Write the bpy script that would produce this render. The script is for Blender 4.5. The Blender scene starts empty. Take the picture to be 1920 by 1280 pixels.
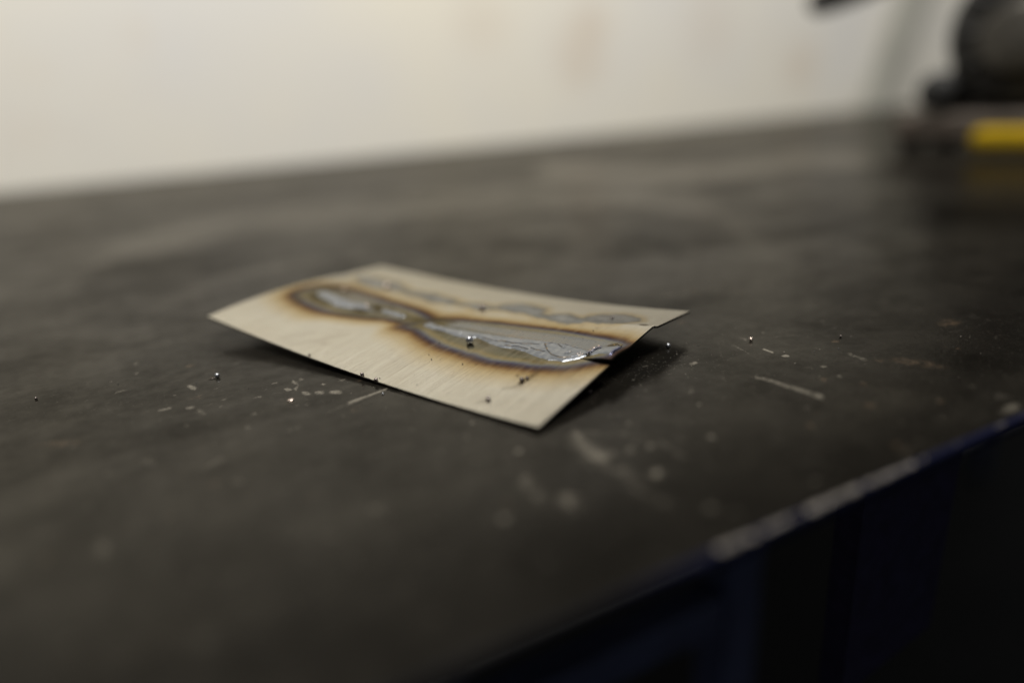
import bpy, bmesh, math, random
import numpy as np
from mathutils import Matrix, Vector, noise
rng = random.Random(7)
MM = 0.001
scene = bpy.context.scene
col = scene.collection

# ------------------------------------------------------------------ camera
CAM_ROWS = [[0.883693, -0.464322, -0.059091], [-0.206799, -0.274051, -0.939218], [0.419905, 0.8422, -0.338199]]        # right, down, forward
FOCUS = 0.172
cd = bpy.data.cameras.new("camera")
cam = bpy.data.objects.new("camera", cd); col.objects.link(cam)
r, d, f = [Vector(v) for v in CAM_ROWS]
m = Matrix((( r.x, -d.x, -f.x, 0), (r.y, -d.y, -f.y, 0), (r.z, -d.z, -f.z, 0.065), (0, 0, 0, 1)))
cam.matrix_world = m
cd.sensor_width = 36; cd.lens = 24; cd.clip_start = 0.005; cd.clip_end = 50
cd.dof.use_dof = True; cd.dof.focus_distance = FOCUS; cd.dof.aperture_fstop = 2.5
cd.dof.aperture_blades = 0
scene.camera = cam

# ------------------------------------------------------------------ light
w = bpy.data.worlds.new("World"); scene.world = w; w.use_nodes = True
w.node_tree.nodes["Background"].inputs[0].default_value = (0.9, 0.95, 1.0, 1)
w.node_tree.nodes["Background"].inputs[1].default_value = 0.11
def area(name, loc, target, sx, sy, power, colr):
    l = bpy.data.lights.new(name, 'AREA'); l.shape = 'RECTANGLE'; l.size = sx; l.size_y = sy
    l.energy = power; l.color = colr
    o = bpy.data.objects.new(name, l); col.objects.link(o); o.location = loc
    o.rotation_euler = (Vector(target) - Vector(loc)).to_track_quat('-Z', 'Y').to_euler()
    return o
area("ceiling_lamp", (0.10, 0.08, 1.70), (0.20, 0.93, 0.85), 1.7, 0.5, 63.5, (1.0, 0.965, 0.90))
scene.view_settings.view_transform = 'Standard'; scene.view_settings.look = 'None'
scene.view_settings.exposure = 0; scene.view_settings.gamma = 1
scene.cycles.use_denoising = True

# ------------------------------------------------------------------ node helpers
def mat(name):
    mt = bpy.data.materials.new(name); mt.use_nodes = True
    nt = mt.node_tree; return mt, nt, nt.nodes["Principled BSDF"]
def N(nt, typ, **kw):
    n = nt.nodes.new(typ)
    for k, v in kw.items():
        if isinstance(k, str) and hasattr(n, k): setattr(n, k, v)
    return n
def link(nt, a, b): nt.links.new(a, b)
def math_(nt, op, a, b=None, c=None, clamp=False):
    n = nt.nodes.new('ShaderNodeMath'); n.operation = op; n.use_clamp = clamp
    for i, x in enumerate((a, b, c)):
        if x is None: continue
        if isinstance(x, (int, float)): n.inputs[i].default_value = x
        else: nt.links.new(x, n.inputs[i])
    return n.outputs[0]
def maprange(nt, v, a, b, c=0.0, d=1.0, smooth=True):
    n = nt.nodes.new('ShaderNodeMapRange')
    if smooth: n.interpolation_type = 'SMOOTHSTEP'
    nt.links.new(v, n.inputs[0])
    for i, x in enumerate((a, b, c, d)): n.inputs[i+1].default_value = x
    return n.outputs[0]
def mix(nt, fac, a, b, blend='MIX'):
    n = nt.nodes.new('ShaderNodeMix'); n.data_type = 'RGBA'; n.blend_type = blend
    if isinstance(fac, (int, float)): n.inputs[0].default_value = fac
    else: nt.links.new(fac, n.inputs[0])
    for i, x in ((6, a), (7, b)):
        if isinstance(x, tuple): n.inputs[i].default_value = (*x, 1)
        else: nt.links.new(x, n.inputs[i])
    return n.outputs[2]
def attr(nt, name):
    n = nt.nodes.new('ShaderNodeAttribute'); n.attribute_name = name; return n
def noise_(nt, vec, scale, detail=4, rough=0.5, stretch=None, dist=0.0):
    if stretch:
        mp = nt.nodes.new('ShaderNodeMapping'); mp.inputs['Scale'].default_value = stretch
        nt.links.new(vec, mp.inputs[0]); vec = mp.outputs[0]
    n = nt.nodes.new('ShaderNodeTexNoise'); nt.links.new(vec, n.inputs['Vector'])
    n.inputs['Scale'].default_value = scale; n.inputs['Detail'].default_value = detail
    n.inputs['Roughness'].default_value = rough; n.inputs['Distortion'].default_value = dist
    return n.outputs['Fac']
def ramp(nt, fac, stops):
    n = nt.nodes.new('ShaderNodeValToRGB'); e = n.color_ramp.elements
    e.remove(e[1]); e[0].position = stops[0][0]; e[0].color = (*stops[0][1], 1)
    for p, c in stops[1:]: e.new(p).color = (*c, 1)
    nt.links.new(fac, n.inputs[0]); return n.outputs[0]
def coords(nt): return nt.nodes.new('ShaderNodeTexCoord').outputs['Object']
def bump(nt, bsdf, h, strength, dist):
    b = nt.nodes.new('ShaderNodeBump'); b.inputs['Strength'].default_value = strength
    b.inputs['Distance'].default_value = dist; nt.links.new(h, b.inputs['Height'])
    nt.links.new(b.outputs[0], bsdf.inputs['Normal']); return b

# ------------------------------------------------------------------ object helpers
def tag(o, label=None, cat=None, group=None, kind=None):
    for k, v in (('label', label), ('category', cat), ('group', group), ('kind', kind)):
        if v: o[k] = v
    return o
def empty(name, loc=(0, 0, 0), rz=0.0):
    o = bpy.data.objects.new(name, None); o.empty_display_size = 0.02
    o.location = loc; o.rotation_euler = (0, 0, rz); col.objects.link(o); return o
def add(name, me, mt, parent=None, smooth=True):
    if mt: me.materials.append(mt)
    if smooth: me.polygons.foreach_set('use_smooth', [True]*len(me.polygons))
    o = bpy.data.objects.new(name, me); col.objects.link(o)
    if parent: o.parent = parent
    return o
def bm_mesh(bm, name):
    me = bpy.data.meshes.new(name); bmesh.ops.recalc_face_normals(bm, faces=bm.faces)
    bm.to_mesh(me); bm.free(); return me
def box_bm(bm, lo, hi, bev=0.0, seg=3):
    r_ = bmesh.ops.create_cube(bm, size=1.0)
    c = [(a+b)/2 for a, b in zip(lo, hi)]; s = [b-a for a, b in zip(lo, hi)]
    for v in r_['verts']: v.co = Vector((c[i] + v.co[i]*s[i] for i in range(3)))
    if bev:
        es = list({e for v in r_['verts'] for e in v.link_edges})
        bmesh.ops.bevel(bm, geom=es, offset=bev, segments=seg, affect='EDGES', profile=0.5)
def box(name, lo, hi, mt, parent=None, bev=0.0, seg=3):
    bm = bmesh.new(); box_bm(bm, lo, hi, bev, seg); return add(name, bm_mesh(bm, name), mt, parent, smooth=False)
def tube(name, pts, radii, mt, parent=None, n=20, cap=True):
    vs, fs = [], []
    P = [Vector(p) for p in pts]
    for i, p in enumerate(P):
        t = (P[min(i+1, len(P)-1)] - P[max(i-1, 0)]).normalized()
        a = t.orthogonal().normalized(); b = t.cross(a)
        if i and abs(t.z) < 0.99:
            a = t.cross(Vector((0, 0, 1))).normalized(); b = t.cross(a)
        elif abs(t.z) < 0.99:
            a = t.cross(Vector((0, 0, 1))).normalized(); b = t.cross(a)
        for k in range(n):
            th = 2*math.pi*k/n; vs.append(p + radii[i]*(math.cos(th)*a + math.sin(th)*b))
    for i in range(len(P)-1):
        for k in range(n):
            fs.append((i*n+k, i*n+(k+1) % n, (i+1)*n+(k+1) % n, (i+1)*n+k))
    if cap:
        fs.append(tuple(range(n))[::-1]); fs.append(tuple((len(P)-1)*n+k for k in range(n)))
    me = bpy.data.meshes.new(name); me.from_pydata(vs, [], fs); me.update()
    return add(name, me, mt, parent)
def poly_sd(P, X, Y):
    """signed distance (positive inside) from points to polygon"""
    P = np.array(P, float); Q = np.roll(P, -1, 0)
    best = np.full(X.shape, 1e9); ins = np.zeros(X.shape, bool)
    for (x1, y1), (x2, y2) in zip(P, Q):
        ex, ey = x2-x1, y2-y1
        t = np.clip(((X-x1)*ex + (Y-y1)*ey)/(ex*ex+ey*ey+1e-12), 0, 1)
        best = np.minimum(best, (X-x1-t*ex)**2 + (Y-y1-t*ey)**2)
        c = ((y1 > Y) != (y2 > Y))
        with np.errstate(divide='ignore', invalid='ignore'):
            ins ^= c & (X < x1 + (Y-y1)*ex/(ey if ey else 1e-12))
    d_ = np.sqrt(best); return np.where(ins, d_, -d_)
def line_d(P, X, Y):
    P = np.array(P, float); best = np.full(X.shape, 1e9)
    for (x1, y1), (x2, y2) in zip(P[:-1], P[1:]):
        ex, ey = x2-x1, y2-y1
        t = np.clip(((X-x1)*ex + (Y-y1)*ey)/(ex*ex+ey*ey+1e-12), 0, 1)
        best = np.minimum(best, (X-x1-t*ex)**2 + (Y-y1-t*ey)**2)
    return np.sqrt(best)
def sstep(x, a, b):
    t = np.clip((x-a)/(b-a), 0, 1); return t*t*(3-2*t)
def fattr(me, name, arr):
    a = me.attributes.new(name, 'FLOAT', 'POINT'); a.data.foreach_set('value', np.asarray(arr, np.float32).ravel())

# ------------------------------------------------------------------ materials
def steel_table():
    mt, nt, b = mat("worn_mill_steel")
    co = coords(nt)
    big = noise_(nt, co, 9, 4, 0.55, dist=0.6)
    mid = noise_(nt, co, 55, 5, 0.6)
    fine = noise_(nt, co, 900, 3, 0.6)
    strk = noise_(nt, co, 60, 3, 0.6, stretch=(0.35, 3.0, 1))
    v = math_(nt, 'ADD', math_(nt, 'MULTIPLY', big, 0.55), math_(nt, 'ADD', math_(nt, 'MULTIPLY', mid, 0.30), math_(nt, 'MULTIPLY', strk, 0.15)))
    base = ramp(nt, v, [(0.36, (0.0030, 0.0027, 0.0022)), (0.5, (0.0075, 0.0067, 0.0054)), (0.64, (0.0155, 0.0138, 0.0108))])
    base = mix(nt, maprange(nt, fine, 0.60, 0.74, 0, 0.5), base, (0.045, 0.041, 0.034))
    base = mix(nt, maprange(nt, noise_(nt, co, 260, 5, 0.7, dist=1.0), 0.60, 0.72, 0, 0.55), base, (0.040, 0.036, 0.030))
    base = mix(nt, maprange(nt, noise_(nt, co, 2300, 2, 0.6), 0.66, 0.74, 0, 0.6), base, (0.075, 0.068, 0.056))
    sc = attr(nt, "scuff").outputs['Fac']
    er = maprange(nt, math_(nt, 'ADD', sc, math_(nt, 'MULTIPLY', math_(nt, 'SUBTRACT', math_(nt, 'ADD', math_(nt, 'MULTIPLY', noise_(nt, co, 1500, 4, 0.7), 0.5), math_(nt, 'MULTIPLY', noise_(nt, co, 330, 5, 0.7), 0.5)), 0.5), 2.6)), 0.15, 0.70)
    er = math_(nt, 'MULTIPLY', er, maprange(nt, sc, 0.0, 0.75, 0.0, 1.0, smooth=False), clamp=True)
    base = mix(nt, er, base, (0.125, 0.113, 0.092))
    wm = attr(nt, "rust").outputs['Fac']
    base = mix(nt, math_(nt, 'MULTIPLY', wm, maprange(nt, noise_(nt, co, 500, 3), 0.35, 0.6)), base, (0.08, 0.055, 0.035))
    dk = attr(nt, "soot_and_shade").outputs['Fac']
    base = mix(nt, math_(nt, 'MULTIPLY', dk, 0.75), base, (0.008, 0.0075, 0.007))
    link(nt, base, b.inputs['Base Color'])
    SPEC = nt.nodes.new('ShaderNodeMath'); SPEC.operation = 'ADD'; SPEC.use_clamp = True
    link(nt, math_(nt, 'SUBTRACT', math_(nt, 'MULTIPLY', er, 0.30), math_(nt, 'MULTIPLY', dk, 0.18)), SPEC.inputs[1])
    b.inputs['Specular IOR Level'].default_value = 0.0
    gl = nt.nodes.new('ShaderNodeBsdfGlossy'); gl.inputs['Color'].default_value = (1.0, 0.965, 0.90, 1)
    fr = nt.nodes.new('ShaderNodeFresnel'); fr.inputs['IOR'].default_value = 1.45
    fg = math_(nt, 'MULTIPLY', fr.outputs[0], SPEC.outputs[0])
    fg = math_(nt, 'DIVIDE', fg, math_(nt, 'ADD', math_(nt, 'MULTIPLY', fg, 0.9), 1.0))
    ms = nt.nodes.new('ShaderNodeMixShader'); link(nt, fg, ms.inputs[0]); link(nt, b.outputs[0], ms.inputs[1]); link(nt, gl.outputs[0], ms.inputs[2])
    link(nt, ms.outputs[0], nt.nodes['Material Output'].inputs['Surface'])
    smear = noise_(nt, co, 16, 5, 0.6, stretch=(0.6, 1.0, 1), dist=1.2)
    link(nt, maprange(nt, math_(nt, 'ADD', math_(nt, 'MULTIPLY', smear, 0.5), math_(nt, 'ADD', math_(nt, 'MULTIPLY', mid, 0.25), math_(nt, 'MULTIPLY', noise_(nt, co, 230, 5, 0.7), 0.25))), 0.31, 0.69, 0.21, 0.63), SPEC.inputs[0])
    ro = math_(nt, 'ADD', math_(nt, 'MULTIPLY', smear, 0.18), 0.08)
    ro = math_(nt, 'ADD', ro, math_(nt, 'MULTIPLY', er, 0.10))
    link(nt, ro, b.inputs['Roughness'])
    h = math_(nt, 'ADD', math_(nt, 'MULTIPLY', fine, 0.6), math_(nt, 'MULTIPLY', noise_(nt, co, 240, 4, 0.6), 0.8))
    link(nt, ro, gl.inputs['Roughness'])
    bm_ = bump(nt, b, h, 0.22, 0.0003); link(nt, bm_.outputs[0], gl.inputs['Normal'])
    return mt
def sheet_mat():
    mt, nt, b = mat("heat_tinted_stainless")
    co = coords(nt)
    streak = noise_(nt, co, 1.0, 4, 0.65, stretch=(2600, 55, 55))       # brushed grain, runs across the strip
    streak2 = noise_(nt, co, 1.0, 3, 0.55, stretch=(520, 22, 22))
    soft = noise_(nt, co, 70, 3, 0.5)
    heat = attr(nt, "tint_depth").outputs['Fac']
    wob = math_(nt, 'MULTIPLY', math_(nt, 'SUBTRACT', streak, 0.5), 2.2)
    wob = math_(nt, 'ADD', wob, math_(nt, 'MULTIPLY', math_(nt, 'SUBTRACT', streak2, 0.5), 1.6))
    wob = math_(nt, 'ADD', wob, math_(nt, 'MULTIPLY', math_(nt, 'SUBTRACT', noise_(nt, co, 42, 4, 0.6), 0.5), 5.2))
    wob = math_(nt, 'MULTIPLY', math_(nt, 'ADD', wob, math_(nt, 'MULTIPLY', math_(nt, 'SUBTRACT', soft, 0.5), 1.6)), 0.62)
    hh = math_(nt, 'ADD', heat, wob)
    fac = maprange(nt, hh, -12, 8, 0, 1, smooth=False)
    R = lambda mmv: (mmv+12)/20
    c = ramp(nt, fac, [(R(-11.8), (0.595, 0.572, 0.51)), (R(-8.6), (0.575, 0.525, 0.425)), (R(-5.4), (0.51, 0.43, 0.285)),
        (R(-3.2), (0.385, 0.285, 0.15)), (R(-1.7), (0.20, 0.118, 0.06)), (R(-0.7), (0.092, 0.060, 0.052)), (R(0.4), (0.075, 0.066, 0.095)), (R(1.1), (0.125, 0.132, 0.175)),
        (R(1.9), (0.22, 0.215, 0.175)), (R(2.8), (0.28, 0.235, 0.14)), (R(4.2), (0.185, 0.172, 0.122)), (R(7), (0.165, 0.162, 0.135))])
    ox = attr(nt, "oxide").outputs['Fac']
    oxc = ramp(nt, math_(nt, 'ADD', math_(nt, 'MULTIPLY', streak2, 0.4), math_(nt, 'MULTIPLY', noise_(nt, co, 1, 2, stretch=(25, 420, 25)), 0.6)),
               [(0.35, (0.255, 0.27, 0.29)), (0.52, (0.305, 0.312, 0.315)), (0.65, (0.33, 0.305, 0.28))])
    c = mix(nt, ox, c, oxc)
    sp = attr(nt, "spot").outputs['Fac']
    sp = math_(nt, 'ADD', sp, math_(nt, 'MULTIPLY', wob, 0.5))
    sp = math_(nt, 'ADD', sp, math_(nt, 'MULTIPLY', math_(nt, 'SUBTRACT', noise_(nt, co, 190, 4, 0.65), 0.5), 6.0))
    halo = math_(nt, 'MULTIPLY', maprange(nt, sp, -3.4, -0.5), 0.65)
    c = mix(nt, halo, c, (0.50, 0.395, 0.22))
    c = mix(nt, maprange(nt, sp, -0.7, 0.5), c, (0.245, 0.25, 0.245))
    c = mix(nt, maprange(nt, sp, 0.4, 2.0), c, ramp(nt, noise_(nt, co, 230, 3, 0.6), [(0.35, (0.25, 0.26, 0.27)), (0.6, (0.42, 0.43, 0.44))]))
    bn = attr(nt, "burn").outputs['Fac']
    c = mix(nt, bn, c, (0.085, 0.068, 0.035))
    sr = attr(nt, "scar").outputs['Fac']
    c = mix(nt, sr, c, (0.075, 0.052, 0.034))
    rb = attr(nt, "rub").outputs['Fac']
    c = mix(nt, math_(nt, 'MULTIPLY', rb, 0.6), c, (0.75, 0.72, 0.67))
    c = mix(nt, maprange(nt, streak, 0.30, 0.60, 0.32, 0.0), c, (0.36, 0.32, 0.26))
    c = mix(nt, maprange(nt, soft, 0.35, 0.7, 0.0, 0.14), c, (0.42, 0.36, 0.27))
    link(nt, c, b.inputs['Base Color']); link(nt, mix(nt, 0.35, c, (1.0, 1.0, 1.0)), b.inputs['Specular Tint'])
    b.inputs['Metallic'].default_value = 1.0
    ro = math_(nt, 'ADD', math_(nt, 'MULTIPLY', streak2, 0.10), 0.17)
    ro = math_(nt, 'ADD', ro, math_(nt, 'MULTIPLY', ox, 0.06))
    link(nt, ro, b.inputs['Roughness'])
    h = math_(nt, 'ADD', streak, math_(nt, 'MULTIPLY', streak2, 0.7))
    bump(nt, b, h, 0.22, 0.00025)
    return mt
def bead_mat():
    mt, nt, b = mat("frozen_weld_metal")
    co = coords(nt)
    n1 = noise_(nt, co, 420, 4, 0.6, stretch=(0.6, 1.4, 1)); n2 = noise_(nt, co, 2600, 3, 0.6)
    c = ramp(nt, n1, [(0.3, (0.205, 0.222, 0.25)), (0.55, (0.275, 0.290, 0.315)), (0.75, (0.345, 0.35, 0.36))])
    g = attr(nt, "groove").outputs['Fac']
    gold = maprange(nt, noise_(nt, co, 480, 2), 0.45, 0.6)
    gc = mix(nt, gold, (0.03, 0.027, 0.025), (0.25, 0.17, 0.07))
    c = mix(nt, math_(nt, 'MULTIPLY', g, 0.85), c, gc)
    link(nt, c, b.inputs['Base Color']); b.inputs['Metallic'].default_value = 1.0
    link(nt, maprange(nt, n2, 0.3, 0.7, 0.29, 0.42), b.inputs['Roughness'])
    bump(nt, b, math_(nt, 'ADD', n1, math_(nt, 'MULTIPLY', n2, 0.25)), 0.16, 0.0002)
    return mt
def simple(name, colr, rough=0.5, metal=0.0, nscale=200, var=0.3, bmp=0.1, bd=0.0003, spec=0.5):
    mt, nt, b = mat(name); co = coords(nt)
    n = noise_(nt, co, nscale, 4, 0.6)
    lo = tuple(x*(1-var) for x in colr); hi = tuple(min(1, x*(1+var)) for x in colr)
    link(nt, ramp(nt, n, [(0.3, lo), (0.7, hi)]), b.inputs['Base Color'])
    b.inputs['Metallic'].default_value = metal; b.inputs['Specular IOR Level'].default_value = spec
    link(nt, maprange(nt, n, 0.2, 0.8, max(0.03, rough-0.08), rough+0.08), b.inputs['Roughness'])
    if bmp: bump(nt, b, n, bmp, bd)
    return mt
def edge_mat():
    mt, nt, b = mat("chipped_blue_paint")
    co = coords(nt)
    w_ = attr(nt, "wear").outputs['Fac']
    n = noise_(nt, co, 330, 5, 0.7)
    chip = maprange(nt, math_(nt, 'ADD', w_, math_(nt, 'MULTIPLY', math_(nt, 'SUBTRACT', n, 0.5), 1.3)), 0.45, 0.60)
    c = mix(nt, chip, (0.006, 0.007, 0.021), ramp(nt, noise_(nt, co, 700, 3), [(0.3, (0.05, 0.045, 0.042)), (0.7, (0.25, 0.23, 0.21))]))
    c = mix(nt, attr(nt, "left_darkening").outputs['Fac'], c, (0.0035, 0.0033, 0.003))  # paint darkened towards the left so it does not catch light
    link(nt, c, b.inputs['Base Color'])
    link(nt, math_(nt, 'MULTIPLY', chip, 0.6), b.inputs['Metallic'])
    link(nt, maprange(nt, n, 0.3, 0.7, 0.5, 0.7), b.inputs['Roughness']); b.inputs['Specular IOR Level'].default_value = 0.06
    bump(nt, b, math_(nt, 'ADD', n, math_(nt, 'MULTIPLY', chip, -0.4)), 0.5, 0.0005)
    return mt
def wall_mat():
    mt, nt, b = mat("painted_wall")
    co = coords(nt)
    n1 = noise_(nt, co, 2.2, 3, 0.5); n2 = noise_(nt, co, 7.0, 3, 0.5)
    c = ramp(nt, n1, [(0.32, (0.72, 0.705, 0.675)), (0.62, (0.80, 0.76, 0.655))])
    c = mix(nt, maprange(nt, n2, 0.58, 0.78, 0, 0.16), c, (0.68, 0.56, 0.42))
    for (x, z, r_, s) in STAINS:
        vm = nt.nodes.new('ShaderNodeVectorMath'); vm.operation = 'DISTANCE'
        link(nt, co, vm.inputs[0]); vm.inputs[1].default_value = (x, WALL_Y, z)
        dd = math_(nt, 'ADD', vm.outputs['Value'], math_(nt, 'MULTIPLY', math_(nt, 'SUBTRACT', n2, 0.5), r_))
        c = mix(nt, maprange(nt, dd, r_*1.4, 0.0, 0, s*0.62), c, (0.52, 0.36, 0.22))
    link(nt, c, b.inputs['Base Color']); b.inputs['Roughness'].default_value = 0.7
    bump(nt, b, noise_(nt, co, 60, 4, 0.6), 0.1, 0.002)
    return mt
WALL_Y = 0.93
STAINS = [(p[0]*MM, p[2]*MM, rr, s) for p, rr, s in (((604.73,930,114.59), 0.05, 0.40), ((629.71,930,161.56), 0.035, 0.3), ((1076.7,930,83.14), 0.05, 0.35), ((859.07,930,151.55), 0.07, 0.22), ((445.51,930,163.24), 0.05, 0.22))]
M_TABLE = steel_table(); M_SHEET = sheet_mat(); M_BEAD = bead_mat(); M_EDGE = edge_mat()
M_CUT = simple("sheared_sheet_edge", (0.16, 0.14, 0.125), 0.35, 1.0, 800)
M_BALL = simple("oxidised_spatter", (0.42, 0.43, 0.46), 0.33, 1.0, 900, 0.25, 0.08)
M_DARKBALL = simple("burnt_spatter", (0.20, 0.17, 0.16), 0.27, 1.0, 900, 0.4, 0.1)
M_BRIGHT = simple("bright_droplet", (0.74, 0.62, 0.55), 0.3, 1.0, 900, 0.15, 0.1)
M_GRIT = simple("black_grit", (0.02, 0.02, 0.02), 0.5, 0.3, 900)
M_DUST = simple("pale_grit", (0.45, 0.41, 0.35), 0.5, 0.2, 900)
M_BLUE = simple("blue_frame_paint", (0.028, 0.036, 0.080), 0.4, 0.0, 30)
M_BLACK = simple("black_machine_paint", (0.016, 0.015, 0.014), 0.42, 0.0, 60)
M_GREY = simple("grey_cast_metal", (0.085, 0.078, 0.066), 0.45, 0.5, 80)
M_RUBBER = simple("black_rubber", (0.009, 0.009, 0.009), 0.6, 0.0, 90)
M_BASE = simple("dirty_machine_base", (0.085, 0.068, 0.055), 0.5, 0.3, 50)
M_YELLOW = simple("yellow_plastic", (0.32, 0.21, 0.001), 0.5, 0.0, 60, 0.08, 0.05, spec=0.15)
M_RED = simple("dark_red_plastic", (0.10, 0.008, 0.01), 0.4)
M_BOARD = simple("greenish_grey_board", (0.42, 0.412, 0.365), 0.6, 0.0, 14, 0.1)
M_FLOOR = simple("dark_concrete_floor", (0.007, 0.0065, 0.007), 0.7, 0.0, 6)

# ------------------------------------------------------------------ room
WALL_X0, WALL_X1 = -2.4, 3.2
box("floor", (-3.0, -2.2, -0.98), (3.6, 1.0, -0.90), M_FLOOR)['kind'] = 'structure'
wall = empty("wall", (0, 0, 0))
box("white_panel", (WALL_X0, WALL_Y, -0.895), (WALL_X1, WALL_Y+0.12, 0.64), wall_mat(), wall)
box("unseen_dark_panel", (WALL_X0, WALL_Y+0.012, 0.6405), (WALL_X1, WALL_Y+0.12, 2.3), simple("unseen_panel_dark", (0.035, 0.034, 0.033), 0.6, 0.0, 5), wall)  # unseen upper wall, added dark so the near table reflects less light
tag(wall, "cream white painted wall with faint rusty stains behind the steel table", "wall")

# ------------------------------------------------------------------ table
table = tag(empty("welding_table", (0, 0, 0)), "dark scuffed steel welding table with chipped blue front edge", "table")
YN, YF, XL, XR = 62.2, 912.0, -760.0, 1900.0
def axis(segs):
    out = []
    for a, b_, st in segs: out += list(np.arange(a, b_, st))
    out.append(segs[-1][1]); return np.array(out)
gx = axis([(XL, -200, 40), (-200, -30, 4), (-30, 170, 0.55), (170, 320, 3), (320, 700, 10), (700, XR, 40)])
gy = axis([(YN+1.0, 64.4, 0.6), (64.4, 215, 0.55), (215, 330, 3), (330, YF, 10)])
X, Y = np.meshgrid(gx, gy)
scuff = np.zeros_like(X); rust = np.zeros_like(X); soot_and_shade = np.zeros_like(X)
def mark(dst, poly, strength, soft):
    P = np.array(poly); lo = P.min(0)-soft*2; hi = P.max(0)+soft*2
    mk = (X > lo[0]) & (X < hi[0]) & (Y > lo[1]) & (Y < hi[1])
    if not mk.any(): return
    sd = poly_sd(P, X[mk], Y[mk]); dst[mk] = np.maximum(dst[mk], strength*sstep(sd, -soft, soft))
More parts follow.
